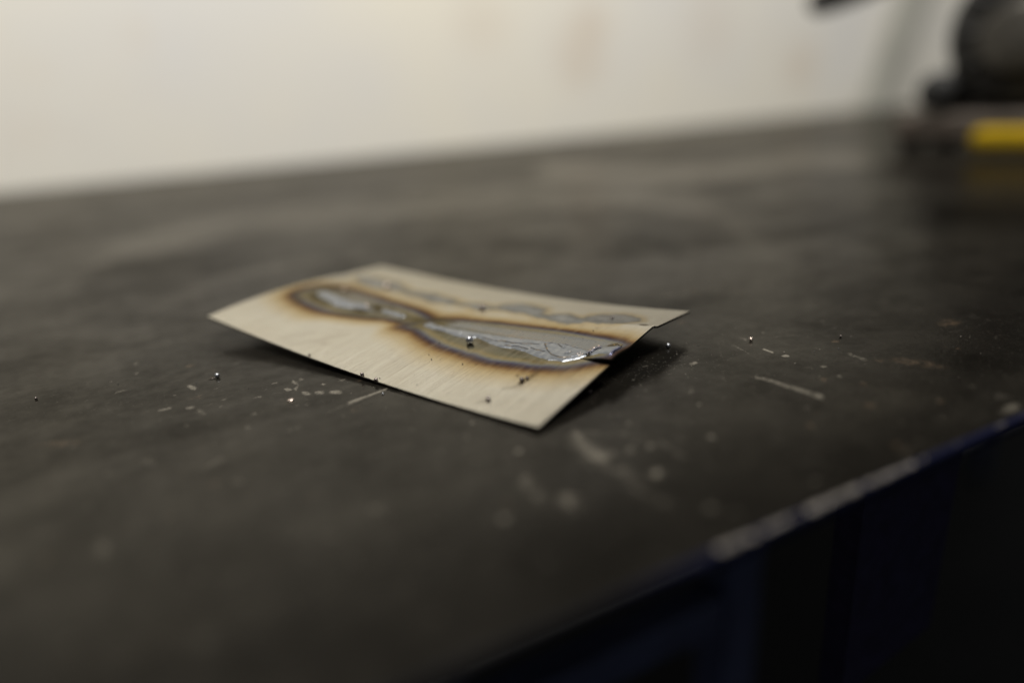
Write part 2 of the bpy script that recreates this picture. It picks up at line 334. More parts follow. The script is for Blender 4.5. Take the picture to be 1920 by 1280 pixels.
SCUFFS = [   # worn, paint-flecked or scraped patches of the table top: outline (mm), strength, edge softness (mm)
    ([(20.52,164),(20.33,163.58),(19.97,163.4),(19.52,163.48),(19.06,163.8),(18.69,164.3),(18.48,164.89),(18.46,165.45),(18.65,165.87),(19.01,166.06),(19.46,165.99),(19.92,165.66),(20.3,165.15),(20.51,164.55)], .62, .5), ([(21.02,169.1),(21.87,165.84),(20.63,164.57),(20.96,162.25),(22.79,166),(21.74,170.73)], .6, .5), ([(24.75,170.22),(24.6,169.61),(24.3,169.06),(23.9,168.67),(23.47,168.52),(23.11,168.64),(22.89,169.01),(22.84,169.55),(22.97,170.16),(23.27,170.71),(23.68,171.11),(24.11,171.26),(24.47,171.14),(24.7,170.77)], .42, .5),
    ([(23.72,158.29),(23.47,157.89),(23.11,157.82),(22.7,158.11),(22.32,158.69),(22.05,159.46),(21.94,160.26),(22.01,160.93),(22.25,161.35),(22.62,161.42),(23.03,161.13),(23.42,160.53),(23.69,159.75),(23.79,158.96)], .6, .5), ([(26.84,157.18),(26.6,156.69),(26.19,156.45),(25.69,156.51),(25.19,156.86),(24.81,157.42),(24.6,158.1),(24.61,158.76),(24.85,159.26),(25.27,159.5),(25.78,159.44),(26.27,159.09),(26.66,158.51),(26.87,157.83)], .62, .5), ([(30.8,154.76),(30.51,154.31),(29.96,154.17),(29.28,154.35),(28.6,154.84),(28.04,155.52),(27.72,156.28),(27.7,156.96),(27.99,157.42),(28.54,157.58),(29.23,157.39),(29.92,156.9),(30.48,156.2),(30.8,155.44)], .62, .5), ([(-0.34,179.36),(-0.57,178.78),(-0.97,178.67),(-1.46,179.06),(-1.94,179.87),(-2.33,180.94),(-2.54,182.08),(-2.53,183.05),(-2.31,183.65),(-1.9,183.77),(-1.4,183.37),(-0.91,182.53),(-0.53,181.44),(-0.32,180.31)], .6, .6),
    ([(28.34,162.45),(28.23,162.25),(28.02,162.17),(27.77,162.22),(27.52,162.4),(27.31,162.67),(27.2,162.98),(27.2,163.27),(27.31,163.47),(27.51,163.55),(27.77,163.5),(28.02,163.31),(28.23,163.04),(28.34,162.73)], .7, .3), ([(11.08,164.04),(13.02,163.79),(13.1,164.67),(11.14,164.91)], .6, .4), ([(-1.63,167.3),(-1.76,166.81),(-2.08,166.47),(-2.54,166.35),(-3.04,166.49),(-3.49,166.84),(-3.8,167.34),(-3.91,167.9),(-3.79,168.4),(-3.47,168.75),(-3.01,168.87),(-2.5,168.73),(-2.04,168.37),(-1.73,167.86)], .55, .8), ([(0.31,160.96),(0.06,160.66),(-0.3,160.87),(-0.7,161.54),(-1.07,162.55),(-1.33,163.7),(-1.43,164.78),(-1.35,165.55),(-1.1,165.87),(-0.73,165.65),(-0.32,164.96),(0.05,163.92),(0.3,162.76),(0.39,161.7)], .42, .9),
    ([(-9.57,169.61),(-6.58,169.64),(-6.62,170.89),(-9.63,170.85)], .6, .6), ([(10.77,154.4),(10.64,154.05),(10.38,153.88),(10.06,153.91),(9.73,154.14),(9.45,154.52),(9.29,154.98),(9.27,155.43),(9.4,155.79),(9.65,155.96),(9.98,155.94),(10.31,155.7),(10.59,155.31),(10.75,154.85)], .5, .8), ([(-3.45,156.68),(-3.54,156.33),(-3.73,156.14),(-3.99,156.14),(-4.27,156.33),(-4.52,156.68),(-4.68,157.11),(-4.72,157.55),(-4.63,157.9),(-4.44,158.1),(-4.17,158.11),(-3.89,157.91),(-3.64,157.56),(-3.49,157.12)], .45, .9), ([(8.54,147.55),(8.4,147.11),(8.15,146.86),(7.83,146.84),(7.52,147.06),(7.26,147.47),(7.11,147.99),(7.1,148.53),(7.24,148.98),(7.49,149.24),(7.81,149.26),(8.13,149.04),(8.39,148.62),(8.53,148.09)], .5, 1),
    ([(40.71,151.19),(30.07,148.54),(29.84,146.71),(40.48,149.89)], .66, .45), ([(30.02,148.38),(22.82,145.01),(22.76,143.86),(29.89,146.87)], .30, .8), ([(18.22,143.01),(14.23,141.16),(14.22,139.56),(18.18,141.36)], .42, 1.0), ([(1.55,137.28),(-3.33,134.98),(-3.11,132.87),(1.71,135.08)], .42, 1.2),
    ([(-9.91,142.07),(-10.12,141.33),(-10.67,140.99),(-11.44,141.12),(-12.29,141.68),(-13.05,142.57),(-13.57,143.62),(-13.76,144.63),(-13.57,145.39),(-13.02,145.75),(-12.24,145.63),(-11.37,145.05),(-10.6,144.13),(-10.08,143.07)], .40, 1.6), ([(-17.6,114.34),(-17.74,113.3),(-18.18,112.68),(-18.85,112.61),(-19.6,113.08),(-20.3,114.01),(-20.81,115.24),(-21.04,116.51),(-20.93,117.6),(-20.49,118.26),(-19.81,118.35),(-19.03,117.86),(-18.31,116.88),(-17.8,115.62)], .42, 2.0), ([(-27.21,124.69),(-27.3,123.98),(-27.69,123.63),(-28.31,123.69),(-29.03,124.14),(-29.72,124.92),(-30.25,125.86),(-30.5,126.78),(-30.43,127.51),(-30.04,127.89),(-29.41,127.84),(-28.67,127.37),(-27.97,126.57),(-27.45,125.61)], .30, 2.0), ([(36.78,116.03),(36.47,115.46),(36.06,115.11),(35.64,115.05),(35.28,115.29),(35.06,115.78),(35.02,116.43),(35.17,117.11),(35.48,117.69),(35.89,118.05),(36.32,118.12),(36.69,117.87),(36.91,117.37),(36.94,116.71)], .36, 1.2), ([(47.03,115.82),(46.66,115.22),(46.23,114.85),(45.81,114.77),(45.49,114.98),(45.32,115.46),(45.35,116.11),(45.56,116.81),(45.92,117.41),(46.36,117.8),(46.79,117.89),(47.12,117.67),(47.28,117.17),(47.25,116.51)], .42, 1.0),
    ([(39.06,125.52),(38.79,125.06),(38.43,124.8),(38.05,124.78),(37.71,125.01),(37.48,125.44),(37.42,126),(37.53,126.56),(37.79,127.02),(38.15,127.29),(38.54,127.31),(38.88,127.08),(39.11,126.64),(39.17,126.08)], .38, 1.0), ([(24.85,99.59),(24.38,98.75),(23.71,98.28),(22.96,98.27),(22.27,98.71),(21.78,99.52),(21.58,100.55),(21.71,101.61),(22.16,102.48),(22.84,102.99),(23.61,103.01),(24.32,102.55),(24.82,101.7),(25.01,100.64)], .34, 1.8), ([(15.47,96.71),(15.12,96.21),(14.46,96.06),(13.62,96.28),(12.76,96.82),(12.05,97.59),(11.62,98.43),(11.57,99.19),(11.9,99.71),(12.57,99.88),(13.42,99.66),(14.3,99.1),(15.02,98.31),(15.44,97.46)], .32, 2.0), ([(29.31,90.44),(28.85,89.7),(28.22,89.28),(27.56,89.26),(26.97,89.63),(26.58,90.33),(26.46,91.22),(26.64,92.14),(27.08,92.91),(27.72,93.36),(28.41,93.4),(29.01,93.01),(29.4,92.28),(29.51,91.36)], .26, 2.0), ([(-27.66,164.04),(-27.88,163.56),(-28.6,163.54),(-29.67,163.98),(-30.89,164.8),(-32.02,165.84),(-32.83,166.9),(-33.18,167.76),(-32.97,168.26),(-32.25,168.29),(-31.16,167.84),(-29.93,167.01),(-28.79,165.95),(-27.98,164.89)], .28, 1.4),
    ([(114.53,105.35),(115.57,102.08),(116.21,96.62),(117.52,88.6),(119.66,89.98),(118.09,97.93),(117.15,103.27),(115.78,106.38)], .56, .5), ([(126.08,123.88),(124.75,116.66),(125.62,117.25),(126.99,124.54)], .42, .5), ([(129.86,117.08),(130.06,113.61),(130.96,114.28),(130.77,117.77)], .85, .25),
    ([(131.89,110.15),(131.54,109.97),(131.1,109.95),(130.66,110.08),(130.3,110.35),(130.09,110.69),(130.08,111.05),(130.26,111.35),(130.61,111.53),(131.05,111.55),(131.5,111.42),(131.86,111.15),(132.07,110.8),(132.08,110.44)], .85, .3), ([(131.17,126.74),(131.23,123.56),(132.82,124.81),(132.79,128.04)], .42, .8), ([(110.99,119.95),(110.53,119.56),(109.91,119.29),(109.25,119.21),(108.68,119.33),(108.31,119.61),(108.21,120.02),(108.41,120.46),(108.86,120.85),(109.48,121.12),(110.15,121.21),(110.72,121.09),(111.1,120.8),(111.19,120.39)], .55, .5), ([(133.41,100.32),(133.11,100.18),(132.73,100.17),(132.36,100.28),(132.06,100.5),(131.89,100.78),(131.89,101.07),(132.05,101.31),(132.35,101.45),(132.73,101.47),(133.11,101.36),(133.41,101.14),(133.58,100.85),(133.58,100.56)], .6, .4), ([(131.32,94.62),(131.04,94.48),(130.71,94.45),(130.38,94.54),(130.13,94.72),(130.01,94.96),(130.03,95.21),(130.19,95.43),(130.47,95.56),(130.81,95.59),(131.13,95.51),(131.39,95.32),(131.51,95.08),(131.49,94.83)], .62, .4),
    ([(124.43,127.22),(118.55,119.89),(116.35,116.48),(116.68,116.58),(118.84,119.91),(124.71,127.21)], .55, .3), ([(103.47,116.08),(102.77,113.79),(103.06,113.96),(103.77,116.26)], .75, .2), ([(143.21,102.57),(142.5,96.94),(144.66,98.16),(145.44,103.9)], .38, .8), ([(122.73,108.69),(120.45,103.36),(120.01,100.16),(120.42,100.42),(120.86,103.59),(123.15,108.91)], .35, .3),
    ([(133.73,123.94),(141.26,120.34),(149.01,116.58),(150.34,117.72),(142.52,121.52),(134.93,125.14)], .28, .8), ([(108.66,107.8),(108.26,107.43),(107.89,107.16),(107.62,107.06),(107.52,107.14),(107.59,107.38),(107.82,107.74),(108.18,108.15),(108.58,108.53),(108.96,108.8),(109.23,108.91),(109.34,108.83),(109.26,108.58),(109.02,108.22)], .45, .4), ([(95.08,101.45),(94.8,101.22),(94.51,101.08),(94.26,101.07),(94.1,101.18),(94.06,101.4),(94.14,101.68),(94.34,101.97),(94.61,102.2),(94.91,102.34),(95.16,102.36),(95.32,102.24),(95.37,102.02),(95.28,101.74)], .6, .5), ([(99.07,107.93),(98.71,107.5),(98.14,107.08),(97.47,106.75),(96.84,106.57),(96.36,106.58),(96.13,106.77),(96.19,107.12),(96.54,107.54),(97.1,107.97),(97.77,108.31),(98.41,108.49),(98.9,108.49),(99.14,108.29)], .36, .8), ([(101.95,100.64),(101.64,100.42),(101.28,100.32),(100.95,100.36),(100.7,100.53),(100.59,100.8),(100.64,101.12),(100.84,101.42),(101.15,101.65),(101.51,101.75),(101.85,101.72),(102.09,101.54),(102.2,101.27),(102.15,100.94)], .4, .7),
    ([(63.74,105.86),(62.26,101.39),(60.74,94.94),(62.1,88.86),(68.06,94.43),(66.02,99.15),(66.64,103.48),(67.25,107.44)], .56, 3.5), ([(62.28,90.02),(62.24,82.87),(63.25,74.41),(65.47,75.69),(66.04,85.15),(67.82,93.18)], .42, 4.0), ([(71.28,93.41),(70.77,92.89),(70.19,92.59),(69.67,92.56),(69.3,92.81),(69.16,93.28),(69.27,93.89),(69.61,94.53),(70.13,95.06),(70.71,95.37),(71.25,95.41),(71.62,95.16),(71.76,94.67),(71.64,94.04)], .46, 1.2), ([(75.12,92.6),(74.72,92.21),(74.28,91.97),(73.9,91.94),(73.64,92.12),(73.55,92.46),(73.66,92.92),(73.94,93.39),(74.35,93.79),(74.79,94.03),(75.18,94.06),(75.44,93.89),(75.52,93.53),(75.41,93.07)], .56, .9),
    ([(70.51,83.86),(70,83.43),(69.4,83.23),(68.82,83.28),(68.37,83.57),(68.14,84.06),(68.17,84.64),(68.47,85.2),(68.97,85.64),(69.58,85.85),(70.17,85.81),(70.63,85.5),(70.86,85.01),(70.81,84.42)], .68, 1.2), ([(70.64,70.81),(70.13,70.43),(69.54,70.24),(69,70.29),(68.59,70.55),(68.4,70.98),(68.46,71.5),(68.78,72.01),(69.28,72.39),(69.87,72.59),(70.44,72.55),(70.85,72.28),(71.04,71.84),(70.96,71.31)], .5, 1.8), ([(66.75,104.1),(73.38,97.98),(76.52,92.26),(76.45,86.29),(78.63,87.74),(78.42,93.92),(74.84,99.7),(67.82,105.62)], .34, 1.2), ([(78.66,79.14),(78.14,78.97),(77.71,79.15),(77.46,79.64),(77.44,80.34),(77.64,81.12),(78.05,81.83),(78.57,82.33),(79.1,82.5),(79.54,82.32),(79.79,81.81),(79.81,81.09),(79.58,80.31),(79.17,79.61)], .32, 1.4), ([(77.62,86.23),(77.14,85.83),(76.6,85.61),(76.11,85.62),(75.75,85.86),(75.6,86.28),(75.69,86.8),(76,87.31),(76.48,87.72),(77.03,87.95),(77.53,87.94),(77.9,87.7),(78.04,87.27),(77.94,86.74)], .3, 1.2),
    ([(49.49,94.6),(48.94,93.38),(48.22,92.42),(47.47,91.88),(46.84,91.86),(46.43,92.36),(46.34,93.29),(46.57,94.48),(47.09,95.71),(47.81,96.72),(48.59,97.31),(49.25,97.34),(49.67,96.81),(49.75,95.83)], .62, 3.5), ([(48.8,88.91),(48.21,88.11),(47.56,87.59),(46.98,87.45),(46.57,87.72),(46.42,88.33),(46.56,89.18),(46.95,90.12),(47.54,90.94),(48.21,91.49),(48.82,91.65),(49.24,91.38),(49.38,90.73),(49.22,89.85)], .58, 3.5), ([(52.87,85.78),(52.38,84.51),(51.68,83.44),(50.9,82.76),(50.2,82.61),(49.7,82.99),(49.49,83.84),(49.63,85.01),(50.09,86.28),(50.79,87.4),(51.59,88.14),(52.33,88.33),(52.85,87.92),(53.04,87)], .64, 3.5), ([(76.77,107.79),(76.46,107.47),(76.1,107.29),(75.77,107.28),(75.52,107.45),(75.41,107.76),(75.47,108.15),(75.67,108.55),(75.98,108.88),(76.34,109.07),(76.68,109.07),(76.93,108.9),(77.03,108.59),(76.98,108.19)], .45, .8), ([(78.4,106.98),(78.08,106.66),(77.72,106.48),(77.38,106.47),(77.14,106.64),(77.03,106.95),(77.09,107.34),(77.29,107.74),(77.61,108.06),(77.97,108.25),(78.31,108.26),(78.56,108.09),(78.67,107.77),(78.61,107.37)], .5, .8), ([(78.1,102.35),(77.69,101.99),(77.19,101.83),(76.69,101.89),(76.3,102.16),(76.08,102.59),(76.08,103.09),(76.3,103.58),(76.71,103.94),(77.21,104.11),(77.71,104.05),(78.12,103.78),(78.33,103.34),(78.33,102.83)], .4, .9),
    ([(81.86,91.69),(81.42,91.3),(80.96,91.06),(80.56,91.03),(80.3,91.21),(80.23,91.56),(80.36,92.02),(80.67,92.49),(81.11,92.89),(81.58,93.14),(81.98,93.17),(82.25,92.99),(82.32,92.63),(82.18,92.17)], .36, 1.0), ([(101.24,75.28),(100.62,74.94),(99.92,74.82),(99.26,74.93),(98.77,75.26),(98.54,75.74),(98.63,76.28),(99.02,76.77),(99.63,77.12),(100.34,77.25),(101.02,77.14),(101.52,76.8),(101.74,76.31),(101.64,75.77)], .22, 1.4), ([(147.16,65.26),(145.99,64.72),(144.37,64.33),(142.63,64.16),(141.09,64.25),(140.05,64.56),(139.71,65.05),(140.13,65.61),(141.24,66.15),(142.84,66.55),(144.62,66.74),(146.21,66.66),(147.29,66.34),(147.63,65.84)], .5, 1.0), ([(112.37,65.37),(111.84,65.12),(111.26,65.01),(110.75,65.08),(110.42,65.3),(110.32,65.64),(110.47,66.03),(110.85,66.39),(111.39,66.65),(111.97,66.76),(112.48,66.7),(112.82,66.47),(112.92,66.12),(112.76,65.73)], .4, 1.0), ([(121.53,101.31),(131.95,79.56),(154.47,81.64),(157.22,83.93),(134.83,81.55),(124.67,103.75)], .12, 2.0),
    ([(-30.16,288.57),(-36.33,324.39),(-29.12,370.9),(30.07,402.32),(140.77,383.28),(193.45,349.06),(237.67,307.7),(238.48,260.4),(218.05,215.15),(192.51,184.86),(219.99,195.34),(267.65,250.3),(313.09,334.23),(320.66,413.46),(261.07,470.46),(188.35,512.26),(39.46,517.71),(-36.83,452.23),(-46.69,348.17),(-36.05,277.51)], .38, 20.0),
    ([(274.01,493.11),(328.66,365.58),(435.9,368.4),(461.6,325.86),(571.9,405.79),(545.78,464.77),(403.35,450.2),(351.87,630.13)], .45, 18.0), ([(-14.32,253.84),(18.7,296.68),(83.29,302.07),(89.81,326.64),(19.71,318.04),(-15.76,268.42)], .3, 9.0), ([(129.8,166.99),(167.83,159.49),(175.56,144.96),(187.71,154.92),(179.51,171.33),(138.22,178.87)], .26, 8.0), ([(128.17,213.49),(123.35,208.95),(116.98,207.68),(110.21,209.77),(104.16,214.83),(99.88,222.05),(98.21,230.26),(99.66,237.96),(104.18,243.49),(110.98,245.48),(118.6,243.31),(125.26,237.42),(129.47,229.24),(130.43,220.67)], .14, 6.0),
]
for pl, s, sf in SCUFFS: mark(scuff, pl, s, sf)
RUSTS = [([(-25.31,161.87),(-25.57,161.3),(-26.4,161.26),(-27.63,161.76),(-29.02,162.69),(-30.31,163.89),(-31.24,165.12),(-31.63,166.13),(-31.39,166.73),(-30.56,166.79),(-29.31,166.28),(-27.89,165.32),(-26.59,164.1),(-25.67,162.87)], .35, 1.5), ([(31.7,143.07),(31.5,142.58),(31.15,142.22),(30.74,142.07),(30.33,142.14),(30,142.44),(29.83,142.89),(29.84,143.41),(30.03,143.91),(30.37,144.27),(30.79,144.43),(31.21,144.35),(31.54,144.05),(31.71,143.59)], .5, .8), ([(5.02,191.03),(4.95,190.76),(4.8,190.6),(4.61,190.6),(4.42,190.74),(4.25,191),(4.15,191.34),(4.13,191.67),(4.2,191.95),(4.35,192.1),(4.54,192.11),(4.74,191.97),(4.9,191.7),(5,191.37)], .7, .4), ([(185.63,101.16),(184.39,100.64),(183.07,100.47),(181.94,100.7),(181.21,101.26),(181.01,102.07),(181.4,102.95),(182.31,103.74),(183.55,104.29),(184.9,104.47),(186.06,104.25),(186.81,103.66),(186.98,102.84),(186.56,101.94)], .5, 1.2), ([(123.57,80.94),(123.1,80.72),(122.56,80.66),(122.05,80.78),(121.67,81.04),(121.49,81.4),(121.56,81.79),(121.85,82.13),(122.32,82.35),(122.86,82.42),(123.38,82.3),(123.76,82.03),(123.94,81.66),(123.87,81.27)], .35, 1.0), ([(61.99,61.12),(61.6,60.87),(61.12,60.78),(60.63,60.86),(60.23,61.11),(60,61.48),(59.98,61.89),(60.18,62.26),(60.56,62.52),(61.05,62.62),(61.55,62.53),(61.95,62.28),(62.18,61.91),(62.19,61.49)], .35, 1.5), ([(30.58,180.03),(30.37,179.75),(29.96,179.72),(29.43,179.92),(28.87,180.33),(28.41,180.86),(28.12,181.4),(28.08,181.86),(28.28,182.14),(28.69,182.18),(29.23,181.97),(29.79,181.56),(30.25,181.03),(30.54,180.48)], .4, .6), ([(153.96,85.37),(152.91,85.37),(151.58,86.28),(150.21,87.94),(149.07,90.04),(148.38,92.19),(148.3,93.95),(148.85,94.96),(149.93,94.98),(151.32,94.02),(152.73,92.27),(153.86,90.1),(154.5,87.97),(154.53,86.29)], .3, 1.5)]
for pl, s, sf in RUSTS: mark(rust, pl, s, sf)
SOOT_AND_SHADE = [([(0.93,170.69),(5.37,169.84),(5.42,170.95),(0.96,171.79)], .6, .5), ([(-4.54,194.26),(-1.66,193.56),(-1.63,195.38),(-4.53,196.07)], .55, .6), ([(-4.97,202.99),(-3.23,196.9),(-2.95,197.88),(-4.7,204.03)], .4, .6), ([(-34.39,210.23),(-28.89,193.7),(-28.71,194.48),(-34.23,211.14)], .4, .8), ([(60.45,403.36),(56.02,387.86),(49.89,378.98),(43.15,377.59),(36.8,383.66),(31.8,396.43),(29.07,414.29),(29.35,434.54),(32.97,453.29),(39.52,465.96),(47.61,468.83),(55.2,460.78),(60.4,444.09),(62.15,423.33)], .35, 14), ([(72.01,302.22),(70.23,297.91),(67.86,295.43),(65.33,295.16),(63.1,297.14),(61.58,301.02),(61.07,306.13),(61.7,311.54),(63.39,316.16),(65.85,319),(68.55,319.39),(70.92,317.22),(72.44,312.96),(72.81,307.59)], .55, 6),
    ([(-30.38,301.69),(-26.46,337.88),(-11.93,376.81),(-14.01,403.68),(-29.53,357.58),(-33.71,314.62)], .35, 10), ([(217.37,308.89),(210.42,301.95),(202.75,299.07),(195.69,300.54),(190.39,306.08),(187.79,314.81),(188.48,325.36),(192.57,335.83),(199.48,344.04),(207.89,348),(215.91,346.6),(221.67,340.07),(223.88,330.03),(222.25,318.84)], .38, 12), ([(347.66,326.87),(338.62,321.29),(328.9,320.48),(320.17,324.42),(313.92,332.44),(311.28,343.25),(312.94,355.01),(318.87,365.48),(328.12,372.36),(338.82,373.88),(348.56,369.53),(355.11,360.29),(357.09,348.36),(354.31,336.43)], .4, 12), ([(253.44,294.34),(245.95,289.42),(236.77,289.3),(227.5,293.84),(219.68,302.28),(214.73,313.27),(213.72,324.94),(217.12,335.02),(224.54,341.26),(234.56,342.02),(244.94,336.95),(253.29,327.21),(257.81,315.13),(257.75,303.41)], .35, 12), ([(175.83,230.66),(170.68,227.12),(163.81,227),(156.44,230.21),(149.86,236.19),(145.23,243.96),(143.49,252.16),(145.17,259.21),(150.13,263.57),(157.47,264.13),(165.59,260.64),(172.67,253.88),(177.15,245.42),(178.21,237.13)], .32, 9), ([(90.87,120.65),(98.23,119.55),(107.6,122.45),(111.82,129.94),(102.65,126.81),(95.47,127.86)], .5, 3)]  # last patch is the sheet's shadow beside its right end, painted dark
for pl, s, sf in SOOT_AND_SHADE: mark(soot_and_shade, pl, s, sf)
for i in range(90):      # random fine scratches and flecks of long use
    cx, cy = rng.uniform(-30, 175), rng.uniform(66, 225); a_ = rng.choice((rng.gauss(0.45, 0.25), rng.gauss(-0.3, 0.3), rng.uniform(0, 3.1)))
    ln = rng.uniform(2, 16); wd = rng.uniform(0.10, 0.28); ux, uy = math.cos(a_), math.sin(a_); bend = rng.uniform(-.06, .06)*ln
    pl = [(cx-ux*ln-uy*wd, cy-uy*ln+ux*wd), (cx-uy*(wd+bend), cy+ux*(wd+bend)), (cx+ux*ln, cy+uy*ln), (cx+uy*(wd-bend), cy-ux*(wd-bend))]
    mark(scuff if rng.random() < 0.7 else soot_and_shade, pl, rng.uniform(.18, .45), 0.35)
for i in range(150):
    cx, cy = rng.uniform(-30, 175), rng.uniform(66, 215); q = abs(rng.gauss(0, 0.6))+0.25
    pl = [(cx+q*rng.uniform(.5, 1.6)*math.cos(k), cy+q*rng.uniform(.4, 1.2)*math.sin(k)) for k in (0, 1.0, 2.1, 3.1, 4.2, 5.2)]
    mark(rng.choice((scuff, scuff, rust)), pl, rng.uniform(.25, .6), 0.4)
nx, ny = len(gx), len(gy)
idx = np.arange(nx*ny).reshape(ny, nx)
vs = np.stack([X.ravel()*MM, Y.ravel()*MM, np.zeros(nx*ny)], 1)
fs = np.stack([idx[:-1, :-1], idx[:-1, 1:], idx[1:, 1:], idx[1:, :-1]], -1).reshape(-1, 4)
me = bpy.data.meshes.new("table_top"); me.from_pydata(vs.tolist(), [], fs.tolist()); me.update()
fattr(me, "scuff", scuff); fattr(me, "rust", rust); fattr(me, "soot_and_shade", soot_and_shade)
add("table_top", me, M_TABLE, table)
# rolled, chipped front edge: a real profile swept along the table
ex = axis([(XL, -20, 8), (-20, 220, 0.35), (220, 500, 3), (500, XR, 30)])
prof = [(1.0, 0.0), (0.55, -0.06), (0.2, -0.28), (0.0, -0.7), (-0.05, -1.3), (0.0, -2.2), (0.05, -3.0), (0.35, -3.5), (1.2, -3.7)]
vs, wr, ldk = [], [], []
for x in ex:
    n1 = noise.noise(Vector((x*0.55, 3.1, 0))); n2 = noise.noise(Vector((x*0.16, 9.1, 0)))
    zone = float(sstep(x, 50, 66)*(1-sstep(x, 84, 122)))*(0.88 + 0.60*noise.noise(Vector((x*0.35, 4.4, 2))))
    for k, (py, pz) in enumerate(prof):
        dent = (0.28*n1 + 0.30*n2)*(0.35+0.65*zone) if 0 < k < 5 else 0.0
        bulge = 0.12*noise.noise(Vector((x*0.9, k*0.7, 5)))
        vs.append((x*MM, (YN + py + (dent+bulge if 0 < k < 7 else 0))*MM, (pz - (abs(dent)*0.5 if k in (1, 2) else 0))*MM))
        top = [0.60, 0.76, 0.66, 0.36, 0.16, 0.1, 0.1, 0.15, 0.1][k]
        ldk.append(0.9*(1-float(sstep(x, 38, 68)))); wr.append(top*(0.02 + 0.5*float(sstep(x, 45, 110)) + 0.75*zone) + 0.22*n2*float(sstep(x, 45, 60)))
K = len(prof); fs = []
for i in range(len(ex)-1):
    for k in range(K-1):
        fs.append((i*K+k, i*K+k+1, (i+1)*K+k+1, (i+1)*K+k))
me = bpy.data.meshes.new("front_edge"); me.from_pydata(vs, [], fs); me.update(); fattr(me, "wear", wr); fattr(me, "left_darkening", ldk)
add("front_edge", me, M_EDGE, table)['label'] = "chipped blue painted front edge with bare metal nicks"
box("slab_underside", (XL*MM, (YN+1.25)*MM, -0.0036), (XR*MM, YF*MM, -0.0006), M_BLACK, table)
LEGX = 0.262
box("rail", (-0.60, 0.238, -0.243), (LEGX-0.0135, 0.262, -0.219), M_BLUE, table, 0.002)
for lx, ly in ((LEGX, 0.25), (-0.62, 0.25), (LEGX, 0.82), (-0.62, 0.82), (1.70, 0.25), (1.70, 0.82)):
    box("leg", (lx-0.0135, ly-0.0135, -0.898), (lx+0.0135, ly+0.0135, -0.0045), M_BLUE, table, 0.002)
bm = bmesh.new()     # leg under the front edge, cut short where it fades into shade
a = [(0.150, -0.0045), (0.193, -0.0045), (0.193, -0.104), (0.152, -0.112)]
for y in (0.098, 0.106):
    [bm.verts.new((x, y, z)) for x, z in a]
bm.verts.ensure_lookup_table(); V = bm.verts
bm.faces.new(V[0:4]); bm.faces.new(V[4:8])
for i in range(4): bm.faces.new((V[i], V[(i+1) % 4], V[4+(i+1) % 4], V[4+i]))
add("leg_stub", bm_mesh(bm, "leg_stub"), simple("dark_violet_blue_paint", (0.016, 0.014, 0.034), 0.6, spec=0.1), table, smooth=False)

# ------------------------------------------------------------------ welded coupon
PX_, PY_, PYAW, PL, PW = (7.211,223.902,-1.13982,125.367,71.238)
KC = [6.39758, -11.89324, 1.90686, 9.03368, -2.29564, 2.25486, -10.93967, 10.45849, 6.4491, -10.72568, -9.45153, 4.82015]
VH = 0.72
SEAM1, SEAM2 = 29.7, 51.4
THICK = 0.55
def sheet_z(s, t):
    u = s/PL; v = t/PW; q = np.maximum(v-VH, 0)
    Bs = (1, u, u*u, v, u*v, u*u*v, v*v, u*v*v, q, u*q, u*u*q, u**3)
    return sum(k*b_ for k, b_ in zip(KC, Bs))
plate = tag(empty("welded_sheet", (PX_*MM, PY_*MM, 0), PYAW), "small bowed stainless sheet with a heat-tinted weld bead, lying on the dark table", "metal sheet")
LOBE_R = [(57.31,25.95),(63.21,26.13),(69.08,24.22),(75.49,22.37),(81.07,21.38),(87.39,20.8),(93.51,20.16),(98.86,20.17),(105.92,21.11),(109.71,21.62),(115.57,23.65),(118.81,25.85),(121.77,28.46),(124.55,30.37),(124.25,34.72),(124.28,39.97),(120.59,41.78),(117.19,42.37),(109.17,43.22),(99.86,43.18),(86.4,42.15),(81.55,41.95),(71.11,39.52),(66.03,37.92),(62.45,36),(59.95,33.61),(58.42,29.83)]
LOBE_L = [(8.72,25.49),(13.48,24.05),(18.07,22.66),(23.77,22.19),(30.03,22.16),(36.44,23.29),(42.11,24.9),(49.32,28.38),(54.27,28.88),(58.48,28.46),(61.82,30.8),(62.9,35.74),(55.57,37.87),(49.1,39.07),(41.25,39.52),(32.61,40.15),(23.81,40.8),(16.61,40.5),(12.03,39.92),(7.34,36.67),(6.17,32.51),(6.48,28.41)]
OXIDE = [[(69.74,33.17),(77.31,34.23),(88.74,34.31),(99.27,34.59),(109.01,35.03),(118.06,33.13),(123.52,33.94),(123.95,38.95),(118.05,40.88),(109.91,41.24),(100.04,40.88),(88.18,39.83),(73.72,38.39),(67.4,36.18)],
         [(18.09,31.29),(29.65,27.91),(39.26,28.25),(45.56,31.22),(33.94,35.11),(44.08,37.06),(54.05,36.43),(44.75,38.71),(32.05,39.04),(22.06,38.65),(16.55,36.49)]]
